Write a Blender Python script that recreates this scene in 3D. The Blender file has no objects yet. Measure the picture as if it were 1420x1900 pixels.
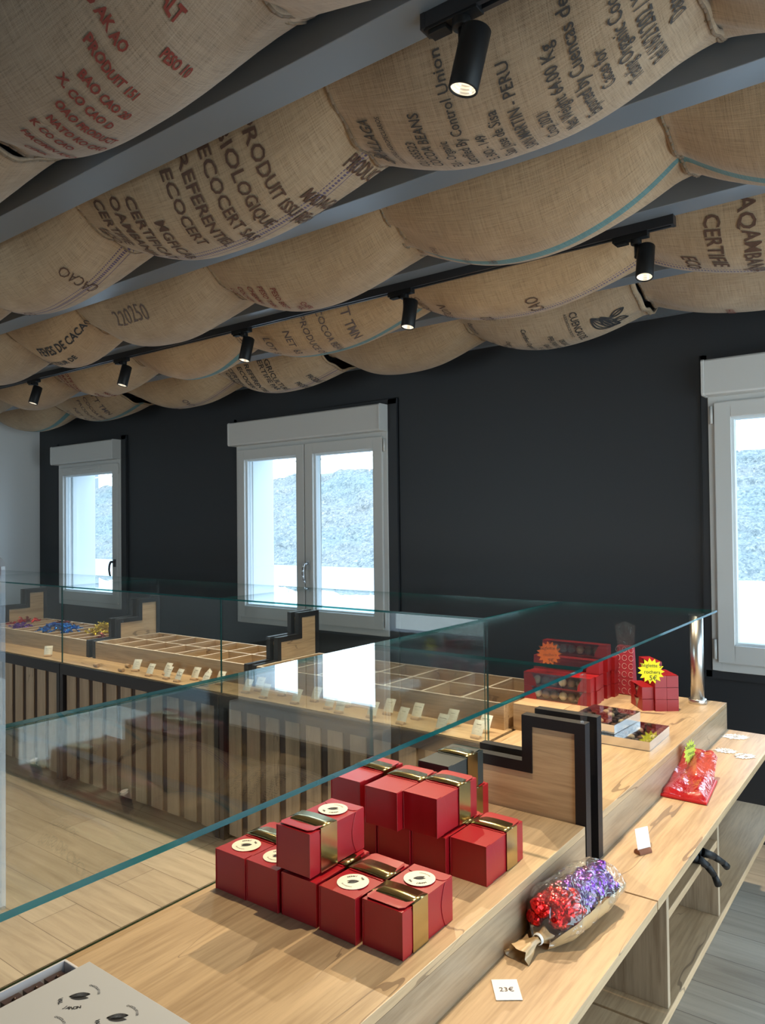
import bpy, bmesh, math, random
from math import sin, cos, pi, radians, tan, sqrt
from mathutils import Vector, Matrix, noise

random.seed(11)
SC = bpy.context.scene
COL = SC.collection

# ------------------------------------------------------------------ materials
def newmat(name):
    m = bpy.data.materials.new(name); m.use_nodes = True
    nt = m.node_tree; nt.nodes.clear()
    out = nt.nodes.new('ShaderNodeOutputMaterial')
    return m, nt, out

def N(nt, typ, **kw):
    n = nt.nodes.new(typ)
    for k, v in kw.items():
        if k.startswith('_'):
            setattr(n, k[1:], v)
        else:
            key = k.replace('__', ' ')
            n.inputs[key].default_value = v
    return n

def L(nt, a, b): nt.links.new(a, b)

def rgb(r, g, b): return (r, g, b, 1.0)

def simple(name, col, rough=0.5, metal=0.0, spec=0.5, bump=0.0, bscale=200, coat=0.0, emis=None, estr=0.0, alpha=1.0):
    m, nt, out = newmat(name)
    p = N(nt, 'ShaderNodeBsdfPrincipled')
    p.inputs['Base Color'].default_value = rgb(*col)
    p.inputs['Roughness'].default_value = rough
    p.inputs['Metallic'].default_value = metal
    p.inputs['Specular IOR Level'].default_value = spec
    if coat: p.inputs['Coat Weight'].default_value = coat
    if emis:
        p.inputs['Emission Color'].default_value = rgb(*emis); p.inputs['Emission Strength'].default_value = estr
    if bump:
        tc = N(nt, 'ShaderNodeTexCoord'); no = N(nt, 'ShaderNodeTexNoise'); no.inputs['Scale'].default_value = bscale
        bp = N(nt, 'ShaderNodeBump'); bp.inputs['Strength'].default_value = bump; bp.inputs['Distance'].default_value = 0.002
        L(nt, tc.outputs['Object'], no.inputs['Vector']); L(nt, no.outputs['Fac'], bp.inputs['Height']); L(nt, bp.outputs['Normal'], p.inputs['Normal'])
    L(nt, p.outputs[0], out.inputs[0])
    return m

def ramp(nt, stops, interp='LINEAR'):
    r = nt.nodes.new('ShaderNodeValToRGB'); cr = r.color_ramp; cr.interpolation = interp
    while len(cr.elements) < len(stops): cr.elements.new(0.5)
    for e, (p, c) in zip(cr.elements, stops):
        e.position = p; e.color = c if len(c) == 4 else (*c, 1)
    return r

def wood(name, axis, light=(0.49, 0.345, 0.20), dark=(0.35, 0.235, 0.13), rough=0.40, seed=0.0, crack=0.6, gscale=1.0):
    """oak decor; axis = grain direction"""
    m, nt, out = newmat(name)
    tc = N(nt, 'ShaderNodeTexCoord')
    mp = N(nt, 'ShaderNodeMapping')
    s = {'X': (1.3, 22, 22), 'Y': (22, 1.3, 22), 'Z': (22, 22, 1.3)}[axis]
    mp.inputs['Scale'].default_value = tuple(v*gscale for v in s)
    mp.inputs['Location'].default_value = (seed, seed*1.7, seed*0.6)
    oi = N(nt, 'ShaderNodeObjectInfo')
    va = N(nt, 'ShaderNodeVectorMath', _operation='MULTIPLY_ADD')
    va.inputs[1].default_value = (3.1, 3.1, 3.1)
    cmb = N(nt, 'ShaderNodeCombineXYZ')
    L(nt, oi.outputs['Random'], cmb.inputs[0]); L(nt, oi.outputs['Random'], cmb.inputs[1]); L(nt, oi.outputs['Random'], cmb.inputs[2])
    L(nt, cmb.outputs[0], va.inputs[0]); L(nt, tc.outputs['Object'], va.inputs[2])
    L(nt, va.outputs[0], mp.inputs['Vector'])
    # warp
    n0 = N(nt, 'ShaderNodeTexNoise'); n0.inputs['Scale'].default_value = 0.55; n0.inputs['Detail'].default_value = 2
    L(nt, mp.outputs[0], n0.inputs['Vector'])
    n1 = N(nt, 'ShaderNodeTexNoise'); n1.inputs['Scale'].default_value = 1.0; n1.inputs['Detail'].default_value = 7; n1.inputs['Roughness'].default_value = .66; n1.inputs['Distortion'].default_value = 0.25
    L(nt, mp.outputs[0], n1.inputs['Vector'])
    n2 = N(nt, 'ShaderNodeTexNoise'); n2.inputs['Scale'].default_value = 7.0; n2.inputs['Detail'].default_value = 4
    L(nt, mp.outputs[0], n2.inputs['Vector'])
    mix = N(nt, 'ShaderNodeMath', _operation='MULTIPLY_ADD'); mix.inputs[1].default_value = 0.55
    L(nt, n2.outputs['Fac'], mix.inputs[0]); L(nt, n1.outputs['Fac'], mix.inputs[2])
    r = ramp(nt, [(0.56, dark), (0.70, tuple((a+b)/2 for a, b in zip(light, dark))), (0.82, light), (0.97, tuple(min(1, c*1.12) for c in light))])
    L(nt, mix.outputs[0], r.inputs[0])
    # broad patches
    rb = ramp(nt, [(0.35, (0.90, 0.88, 0.86)), (0.65, (1.05, 1.05, 1.05))])
    L(nt, n0.outputs['Fac'], rb.inputs[0])
    mc = N(nt, 'ShaderNodeMix', _data_type='RGBA', _blend_type='MULTIPLY'); mc.inputs[0].default_value = 1
    L(nt, r.outputs[0], mc.inputs[6]); L(nt, rb.outputs[0], mc.inputs[7])
    last = mc.outputs[2]
    # cracks: thin dark lines along the grain
    mp2 = N(nt, 'ShaderNodeMapping')
    s2 = {'X': (1.0, 7, 7), 'Y': (7, 1.0, 7), 'Z': (7, 7, 1.0)}[axis]
    mp2.inputs['Scale'].default_value = s2; mp2.inputs['Location'].default_value = (seed+3, seed, seed)
    L(nt, va.outputs[0], mp2.inputs['Vector'])
    n3 = N(nt, 'ShaderNodeTexNoise'); n3.inputs['Scale'].default_value = 1.0; n3.inputs['Detail'].default_value = 3; n3.inputs['Distortion'].default_value = .15
    L(nt, mp2.outputs[0], n3.inputs['Vector'])
    ab = N(nt, 'ShaderNodeMath', _operation='SUBTRACT'); ab.inputs[1].default_value = 0.5; L(nt, n3.outputs['Fac'], ab.inputs[0])
    ab2 = N(nt, 'ShaderNodeMath', _operation='ABSOLUTE'); L(nt, ab.outputs[0], ab2.inputs[0])
    n4 = N(nt, 'ShaderNodeTexNoise'); n4.inputs['Scale'].default_value = 0.8; n4.inputs['Detail'].default_value = 1
    L(nt, mp2.outputs[0], n4.inputs['Vector'])
    thr = ramp(nt, [(0.52, (0, 0, 0)), (0.64, (0.006, 0.006, 0.006))]); L(nt, n4.outputs['Fac'], thr.inputs[0])
    lt = N(nt, 'ShaderNodeMath', _operation='LESS_THAN'); L(nt, ab2.outputs[0], lt.inputs[0]); L(nt, thr.outputs[0], lt.inputs[1])
    mf = N(nt, 'ShaderNodeMath', _operation='MULTIPLY'); mf.inputs[1].default_value = crack; L(nt, lt.outputs[0], mf.inputs[0])
    mk = N(nt, 'ShaderNodeMix', _data_type='RGBA', _blend_type='MIX'); mk.inputs[7].default_value = rgb(0.12, 0.075, 0.045)
    L(nt, mf.outputs[0], mk.inputs[0]); L(nt, last, mk.inputs[6])
    p = N(nt, 'ShaderNodeBsdfPrincipled'); p.inputs['Roughness'].default_value = rough
    L(nt, mk.outputs[2], p.inputs['Base Color'])
    bp = N(nt, 'ShaderNodeBump'); bp.inputs['Strength'].default_value = 0.18; bp.inputs['Distance'].default_value = 0.002
    L(nt, mix.outputs[0], bp.inputs['Height']); L(nt, bp.outputs[0], p.inputs['Normal'])
    L(nt, p.outputs[0], out.inputs[0])
    return m

OAKX = wood('oak_grain_x', 'X'); OAKY = wood('oak_grain_y', 'Y'); OAKZ = wood('oak_grain_z', 'Z', seed=4)
OAKG = wood('oak_greyer_y', 'Y', light=(0.37, 0.275, 0.18), dark=(0.25, 0.18, 0.112), seed=9, rough=.35)
OAKGZ = wood('oak_greyer_z', 'Z', light=(0.40, 0.30, 0.20), dark=(0.24, 0.165, 0.10), seed=13, rough=.4)
SLAT = wood('slat_oak', 'Z', light=(0.36, 0.27, 0.182), dark=(0.26, 0.19, 0.122), seed=2)

def floor_mat():
    m, nt, out = newmat('floor_planks')
    tc = N(nt, 'ShaderNodeTexCoord')
    br = N(nt, 'ShaderNodeTexBrick'); br.offset = 0.37; br.offset_frequency = 2
    br.inputs['Scale'].default_value = 1.0; br.inputs['Mortar Size'].default_value = 0.0016; br.inputs['Brick Width'].default_value = 1.25; br.inputs['Row Height'].default_value = 0.195
    br.inputs['Color1'].default_value = rgb(.47, .405, .315); br.inputs['Color2'].default_value = rgb(.40, .335, .255); br.inputs['Mortar'].default_value = rgb(.16, .13, .10)
    L(nt, tc.outputs['Object'], br.inputs['Vector'])
    mp = N(nt, 'ShaderNodeMapping'); mp.inputs['Scale'].default_value = (1.4, 18, 1)
    L(nt, tc.outputs['Object'], mp.inputs[0])
    n1 = N(nt, 'ShaderNodeTexNoise'); n1.inputs['Scale'].default_value = 1.0; n1.inputs['Detail'].default_value = 7; n1.inputs['Roughness'].default_value = .65; n1.inputs['Distortion'].default_value = .8
    L(nt, mp.outputs[0], n1.inputs['Vector'])
    r = ramp(nt, [(0.3, (.72, .70, .68)), (0.5, (.96, .96, .96)), (0.7, (1.14, 1.14, 1.14))]); L(nt, n1.outputs['Fac'], r.inputs[0])
    mc = N(nt, 'ShaderNodeMix', _data_type='RGBA', _blend_type='MULTIPLY'); mc.inputs[0].default_value = 1
    L(nt, br.outputs[0], mc.inputs[6]); L(nt, r.outputs[0], mc.inputs[7])
    p = N(nt, 'ShaderNodeBsdfPrincipled'); p.inputs['Roughness'].default_value = .42
    L(nt, mc.outputs[2], p.inputs['Base Color'])
    bp = N(nt, 'ShaderNodeBump'); bp.inputs['Strength'].default_value = .15; bp.inputs['Distance'].default_value = .002
    L(nt, n1.outputs['Fac'], bp.inputs['Height']); L(nt, bp.outputs[0], p.inputs['Normal'])
    L(nt, p.outputs[0], out.inputs[0])
    return m

def burlap(name, stripes=(), scale_u=1.0, base=(0.385, 0.285, 0.185), period=0.0042):
    """jute weave in UV metres; stripes: (v_lo, v_hi, colour, strength) across the cloth"""
    m, nt, out = newmat(name)
    uv = N(nt, 'ShaderNodeUVMap'); uv.uv_map = 'UVMap'
    sep = N(nt, 'ShaderNodeSeparateXYZ')
    oi = N(nt, 'ShaderNodeObjectInfo')
    # slight warp of threads
    nz = N(nt, 'ShaderNodeTexNoise'); nz.inputs['Scale'].default_value = 9; nz.inputs['Detail'].default_value = 3
    L(nt, uv.outputs[0], nz.inputs['Vector'])
    vm = N(nt, 'ShaderNodeVectorMath', _operation='MULTIPLY_ADD'); vm.inputs[1].default_value = (.006, .006, 0)
    L(nt, nz.outputs['Color'], vm.inputs[0]); L(nt, uv.outputs[0], vm.inputs[2])
    L(nt, vm.outputs[0], sep.inputs[0])
    def thread(sock, per):
        a = N(nt, 'ShaderNodeMath', _operation='MULTIPLY'); a.inputs[1].default_value = 2*pi/per; L(nt, sock, a.inputs[0])
        b = N(nt, 'ShaderNodeMath', _operation='SINE'); L(nt, a.outputs[0], b.inputs[0]); return b.outputs[0]
    a = thread(sep.outputs[0], period); b = thread(sep.outputs[1], period)
    mul = N(nt, 'ShaderNodeMath', _operation='MULTIPLY'); L(nt, a, mul.inputs[0]); L(nt, b, mul.inputs[1])
    # uneven threads: noises stretched along u and along v
    def streak(sc):
        mp = N(nt, 'ShaderNodeMapping'); mp.inputs['Scale'].default_value = sc
        L(nt, uv.outputs[0], mp.inputs[0])
        n = N(nt, 'ShaderNodeTexNoise'); n.inputs['Scale'].default_value = 1; n.inputs['Detail'].default_value = 3; n.inputs['Roughness'].default_value = .7
        L(nt, mp.outputs[0], n.inputs['Vector']); return n.outputs['Fac']
    s1 = streak((9, 260, 1)); s2 = streak((260, 9, 1)); s3 = streak((3, 3, 1)); s4 = streak((420, 420, 1))
    add = N(nt, 'ShaderNodeMath', _operation='ADD'); L(nt, s1, add.inputs[0]); L(nt, s2, add.inputs[1])
    ad2 = N(nt, 'ShaderNodeMath', _operation='MULTIPLY_ADD'); ad2.inputs[1].default_value = .10; L(nt, mul.outputs[0], ad2.inputs[0]); L(nt, add.outputs[0], ad2.inputs[2])
    ad3 = N(nt, 'ShaderNodeMath', _operation='MULTIPLY_ADD'); ad3.inputs[1].default_value = .55; L(nt, s4, ad3.inputs[0]); L(nt, ad2.outputs[0], ad3.inputs[2])
    r = ramp(nt, [(0.45, (.42, .40, .38)), (0.58, (.80, .79, .78)), (0.70, (1.0, 1.0, 1.0)), (0.9, (1.22, 1.22, 1.2))])
    half = N(nt, 'ShaderNodeMath', _operation='MULTIPLY'); half.inputs[1].default_value = .51; L(nt, ad3.outputs[0], half.inputs[0])
    L(nt, half.outputs[0], r.inputs[0])
    r3 = ramp(nt, [(0.35, (.90, .86, .82)), (0.65, (1.08, 1.08, 1.08))]); L(nt, s3, r3.inputs[0])
    mA = N(nt, 'ShaderNodeMix', _data_type='RGBA', _blend_type='MULTIPLY'); mA.inputs[0].default_value = 1
    L(nt, r.outputs[0], mA.inputs[6]); L(nt, r3.outputs[0], mA.inputs[7])
    basec = N(nt, 'ShaderNodeMix', _data_type='RGBA', _blend_type='MULTIPLY'); basec.inputs[0].default_value = 1
    basec.inputs[6].default_value = rgb(*base); L(nt, oi.outputs['Color'], basec.inputs[7])
    cur = basec.outputs[2]
    sv = N(nt, 'ShaderNodeSeparateXYZ'); L(nt, uv.outputs[0], sv.inputs[0])
    for lo, hi, c, st in stripes:
        g = N(nt, 'ShaderNodeMath', _operation='GREATER_THAN'); g.inputs[1].default_value = lo; L(nt, sv.outputs[1], g.inputs[0])
        l = N(nt, 'ShaderNodeMath', _operation='LESS_THAN'); l.inputs[1].default_value = hi; L(nt, sv.outputs[1], l.inputs[0])
        x = N(nt, 'ShaderNodeMath', _operation='MULTIPLY'); L(nt, g.outputs[0], x.inputs[0]); L(nt, l.outputs[0], x.inputs[1])
        if st < 0:   # broken yarn line
            w = thread(sv.outputs[0], 0.011)
            gw = N(nt, 'ShaderNodeMath', _operation='GREATER_THAN'); gw.inputs[1].default_value = -.45; L(nt, w, gw.inputs[0])
            x2 = N(nt, 'ShaderNodeMath', _operation='MULTIPLY'); L(nt, x.outputs[0], x2.inputs[0]); L(nt, gw.outputs[0], x2.inputs[1]); x = x2
        x3 = N(nt, 'ShaderNodeMath', _operation='MULTIPLY'); x3.inputs[1].default_value = abs(st); L(nt, x.outputs[0], x3.inputs[0])
        mm = N(nt, 'ShaderNodeMix', _data_type='RGBA', _blend_type='MIX'); mm.inputs[7].default_value = rgb(*c)
        L(nt, x3.outputs[0], mm.inputs[0]); L(nt, cur, mm.inputs[6]); cur = mm.outputs[2]
    fin = N(nt, 'ShaderNodeMix', _data_type='RGBA', _blend_type='MULTIPLY'); fin.inputs[0].default_value = 1
    L(nt, cur, fin.inputs[6]); L(nt, mA.outputs[2], fin.inputs[7])
    p = N(nt, 'ShaderNodeBsdfPrincipled'); p.inputs['Roughness'].default_value = .9; p.inputs['Specular IOR Level'].default_value = .15
    p.inputs['Sheen Weight'].default_value = .15; p.inputs['Sheen Roughness'].default_value = .5
    L(nt, fin.outputs[2], p.inputs['Base Color'])
    bp = N(nt, 'ShaderNodeBump'); bp.inputs['Strength'].default_value = .5; bp.inputs['Distance'].default_value = .0015
    L(nt, ad3.outputs[0], bp.inputs['Height']); L(nt, bp.outputs[0], p.inputs['Normal'])
    L(nt, p.outputs[0], out.inputs[0])
    return m

def glass_mat(name, tint=(0.965, 0.985, 0.975), f0=0.04, rough=0.0, refl=(1, 1, 1)):
    """thin clear sheet: transparent with Schlick reflection"""
    m, nt, out = newmat(name)
    lw = N(nt, 'ShaderNodeLayerWeight'); lw.inputs['Blend'].default_value = .5
    pw = N(nt, 'ShaderNodeMath', _operation='POWER'); pw.inputs[1].default_value = 5.0; L(nt, lw.outputs['Facing'], pw.inputs[0])
    ma = N(nt, 'ShaderNodeMath', _operation='MULTIPLY_ADD'); ma.inputs[1].default_value = 1-f0; ma.inputs[2].default_value = f0; L(nt, pw.outputs[0], ma.inputs[0])
    tr = N(nt, 'ShaderNodeBsdfTransparent'); tr.inputs[0].default_value = rgb(*tint)
    gl = N(nt, 'ShaderNodeBsdfGlossy'); gl.inputs['Roughness'].default_value = rough; gl.inputs[0].default_value = rgb(*refl)
    mx = N(nt, 'ShaderNodeMixShader'); L(nt, ma.outputs[0], mx.inputs[0]); L(nt, tr.outputs[0], mx.inputs[1]); L(nt, gl.outputs[0], mx.inputs[2])
    L(nt, mx.outputs[0], out.inputs[0])
    return m

def edge_glass():
    m, nt, out = newmat('glass_cut_edge')
    tr = N(nt, 'ShaderNodeBsdfTransparent'); tr.inputs[0].default_value = rgb(.10, .45, .42)
    p = N(nt, 'ShaderNodeBsdfPrincipled'); p.inputs['Base Color'].default_value = rgb(.004, .085, .09); p.inputs['Roughness'].default_value = .08
    p.inputs['Specular IOR Level'].default_value = .35
    mx = N(nt, 'ShaderNodeMixShader'); mx.inputs[0].default_value = .72
    L(nt, tr.outputs[0], mx.inputs[1]); L(nt, p.outputs[0], mx.inputs[2]); L(nt, mx.outputs[0], out.inputs[0])
    return m

def acrylic(name, col=(.97, .98, .99), f0=.05, opac=0.0, ocol=(1, 1, 1), rough=.02, bump=0):
    m, nt, out = newmat(name)
    lw = N(nt, 'ShaderNodeLayerWeight'); lw.inputs['Blend'].default_value = .5
    pw = N(nt, 'ShaderNodeMath', _operation='POWER'); pw.inputs[1].default_value = 3.0; L(nt, lw.outputs['Facing'], pw.inputs[0])
    ma = N(nt, 'ShaderNodeMath', _operation='MULTIPLY_ADD'); ma.inputs[1].default_value = .7; ma.inputs[2].default_value = f0; L(nt, pw.outputs[0], ma.inputs[0])
    tr = N(nt, 'ShaderNodeBsdfTransparent'); tr.inputs[0].default_value = rgb(*col)
    p = N(nt, 'ShaderNodeBsdfDiffuse'); p.inputs[0].default_value = rgb(*ocol)
    m1 = N(nt, 'ShaderNodeMixShader'); m1.inputs[0].default_value = opac
    L(nt, tr.outputs[0], m1.inputs[1]); L(nt, p.outputs[0], m1.inputs[2])
    gl = N(nt, 'ShaderNodeBsdfGlossy'); gl.inputs['Roughness'].default_value = rough
    mx = N(nt, 'ShaderNodeMixShader'); L(nt, ma.outputs[0], mx.inputs[0]); L(nt, m1.outputs[0], mx.inputs[1]); L(nt, gl.outputs[0], mx.inputs[2])
    if bump:
        tc = N(nt, 'ShaderNodeTexCoord'); no = N(nt, 'ShaderNodeTexNoise'); no.inputs['Scale'].default_value = 22; no.inputs['Distortion'].default_value = 1.5
        bp = N(nt, 'ShaderNodeBump'); bp.inputs['Strength'].default_value = bump; bp.inputs['Distance'].default_value = .02
        L(nt, tc.outputs['Object'], no.inputs[0]); L(nt, no.outputs[0], bp.inputs['Height']); L(nt, bp.outputs[0], gl.inputs['Normal'])
    L(nt, mx.outputs[0], out.inputs[0])
    return m

def foil(name, col, rough=.22):
    m, nt, out = newmat(name)
    tc = N(nt, 'ShaderNodeTexCoord'); vo = N(nt, 'ShaderNodeTexVoronoi'); vo.inputs['Scale'].default_value = 130
    bp = N(nt, 'ShaderNodeBump'); bp.inputs['Strength'].default_value = .8; bp.inputs['Distance'].default_value = .004
    p = N(nt, 'ShaderNodeBsdfPrincipled'); p.inputs['Base Color'].default_value = rgb(*col); p.inputs['Metallic'].default_value = .85; p.inputs['Roughness'].default_value = rough
    L(nt, tc.outputs['Object'], vo.inputs[0]); L(nt, vo.outputs['Distance'], bp.inputs['Height']); L(nt, bp.outputs[0], p.inputs['Normal'])
    L(nt, p.outputs[0], out.inputs[0])
    return m

def bank_mat():
    m, nt, out = newmat('dry_grass_bank')
    tc = N(nt, 'ShaderNodeTexCoord')
    n = N(nt, 'ShaderNodeTexNoise'); n.inputs['Scale'].default_value = 7; n.inputs['Detail'].default_value = 9; n.inputs['Roughness'].default_value = .8; n.inputs['Distortion'].default_value = 1.2
    L(nt, tc.outputs['Object'], n.inputs[0])
    n2 = N(nt, 'ShaderNodeTexNoise'); n2.inputs['Scale'].default_value = .35; n2.inputs['Detail'].default_value = 3
    L(nt, tc.outputs['Object'], n2.inputs[0])
    r = ramp(nt, [(.36, (.055, .065, .075)), (.47, (.15, .17, .175)), (.56, (.27, .275, .27)), (.68, (.48, .47, .44))]); L(nt, n.outputs['Fac'], r.inputs[0])
    r2 = ramp(nt, [(.4, (.92, 1.0, .97)), (.6, (1.08, 1.02, .96))]); L(nt, n2.outputs['Fac'], r2.inputs[0])
    mc = N(nt, 'ShaderNodeMix', _data_type='RGBA', _blend_type='MULTIPLY'); mc.inputs[0].default_value = 1
    L(nt, r.outputs[0], mc.inputs[6]); L(nt, r2.outputs[0], mc.inputs[7])
    p = N(nt, 'ShaderNodeBsdfPrincipled'); p.inputs['Roughness'].default_value = .95; L(nt, mc.outputs[2], p.inputs[0]); L(nt, p.outputs[0], out.inputs[0])
    return m

FLOOR = floor_mat()
WALLD = simple('wall_anthracite', (.0185, .020, .0235), .5, bump=.08, bscale=350)
WALLL = simple('wall_pale_grey', (.74, .74, .74), .75, bump=.06, bscale=300)
CEILM = simple('ceiling_black', (.016, .016, .018), .7)
BEAMM = simple('beam_satin_grey', (.150, .175, .205), .34, spec=.8)
PVC = simple('window_pvc', (.56, .55, .53), .38)
PVCE = simple('window_gasket', (.05, .05, .055), .5)
REVEAL = simple('outside_reveal', (.70, .74, .76), .8)
CHROME = simple('handle_satin', (.60, .62, .64), .3, metal=.9)
HDARK = simple('handle_dark', (.05, .05, .055), .35)
BLACK = simple('black_metal', (.018, .018, .021), .38)
BLACKM = simple('black_mat', (.006, .006, .0065), .5, spec=.3)
BLACKE = simple('black_edging', (.008, .0075, .009), .5, spec=.3, bump=.25, bscale=500)
DARKREC = simple('slat_backing_brown', (.040, .020, .012), .7)
STEEL = simple('brushed_steel', (.62, .60, .57), .30, metal=1.0)
REDC = simple('red_card', (.34, .006, .012), .33, spec=.6, bump=.04, bscale=900)
REDD = simple('red_card_plain', (.27, .006, .010), .42)
GOLD = simple('gold_band', (.52, .42, .20), .20, metal=1.0)
DARKC = simple('dark_card', (.030, .036, .034), .4)
CREAM = simple('sticker_cream', (.80, .75, .63), .6)
INK = simple('print_black', (.025, .024, .026), .7)
INKB = simple('brush_brown', (.085, .042, .026), .85)
INKR = simple('brush_red', (.18, .030, .020), .85)
INKT = simple('stencil_black', (.050, .043, .040), .85)
INKP = simple('pen_grey', (.12, .085, .075), .85)
PAPER = simple('card_paper', (.74, .71, .62), .7)
PAPERW = simple('white_paper', (.80, .80, .78), .7)
CORK = simple('cork', (.42, .27, .15), .8, bump=.5, bscale=400)
CORKD = simple('cork_stained', (.22, .09, .05), .85)
YEL = simple('star_yellow', (.80, .76, .02), .6)
ORA = simple('star_orange', (.85, .17, .02), .6)
LIDM = simple('lid_grey_white', (.50, .50, .50), .3)
BOXW = simple('box_white', (.66, .64, .66), .5)
CHOC = simple('chocolate', (.050, .022, .012), .3)
CHOCM = simple('chocolate_milk', (.20, .09, .04), .35)
CHOCW = simple('chocolate_white', (.72, .58, .34), .4)
SILV = simple('silver_card', (.74, .74, .75), .18, metal=.9)
KRAFT = simple('kraft_paper', (.50, .34, .17), .45, coat=.4)
REFL = simple('lamp_reflector', (.85, .83, .78), .25, metal=.6, emis=(1.0, .80, .55), estr=.55)
LED = simple('lamp_led', (1, .9, .8), .5, emis=(1.0, .86, .66), estr=14)
EDGEP = simple('pale_board_edge', (.74, .64, .53), .45)
GLASS = glass_mat('clear_glass')
GEDGE = edge_glass()
WGLASS = glass_mat('window_glass', tint=(.93, .97, .98))
ACRY = acrylic('acrylic_clear', (.93, .95, .97), .06, opac=.04)
ACET = acrylic('acetate', (.96, .96, .96), .07)
CELLO = acrylic('cellophane', (.93, .93, .93), .09, opac=.03, rough=.06, bump=1.0)
CELLR = acrylic('red_cellophane', (.95, .40, .38), .14, opac=.45, ocol=(.5, .008, .015), rough=.08, bump=.35)
FRED = foil('foil_red', (.75, .02, .02)); FPUR = foil('foil_purple', (.22, .05, .45)); FBLU = foil('foil_blue', (.01, .16, .62)); FGOL = foil('foil_gold', (.72, .55, .06)); FDRK = foil('foil_dark', (.18, .03, .05))
BANK = bank_mat()
ROAD = simple('pale_ground', (.42, .44, .45), .9, bump=.3, bscale=20)
TEAL = (.055, .185, .20); PURP = (.080, .055, .135)
B_PLAIN = burlap('jute_plain')
B_TEAL = burlap('jute_teal_stripe', [(.345, .402, TEAL, .88)])
B_PURP = burlap('jute_purple_lines', [(.325, .332, PURP, -.85), (.347, .365, PURP, -.9), (.382, .388, PURP, .75)])
B_GREY = burlap('jute_grey', base=(.36, .285, .205))
B_TOP = burlap('jute_coarse', base=(.32, .252, .19), period=.0052)

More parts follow.
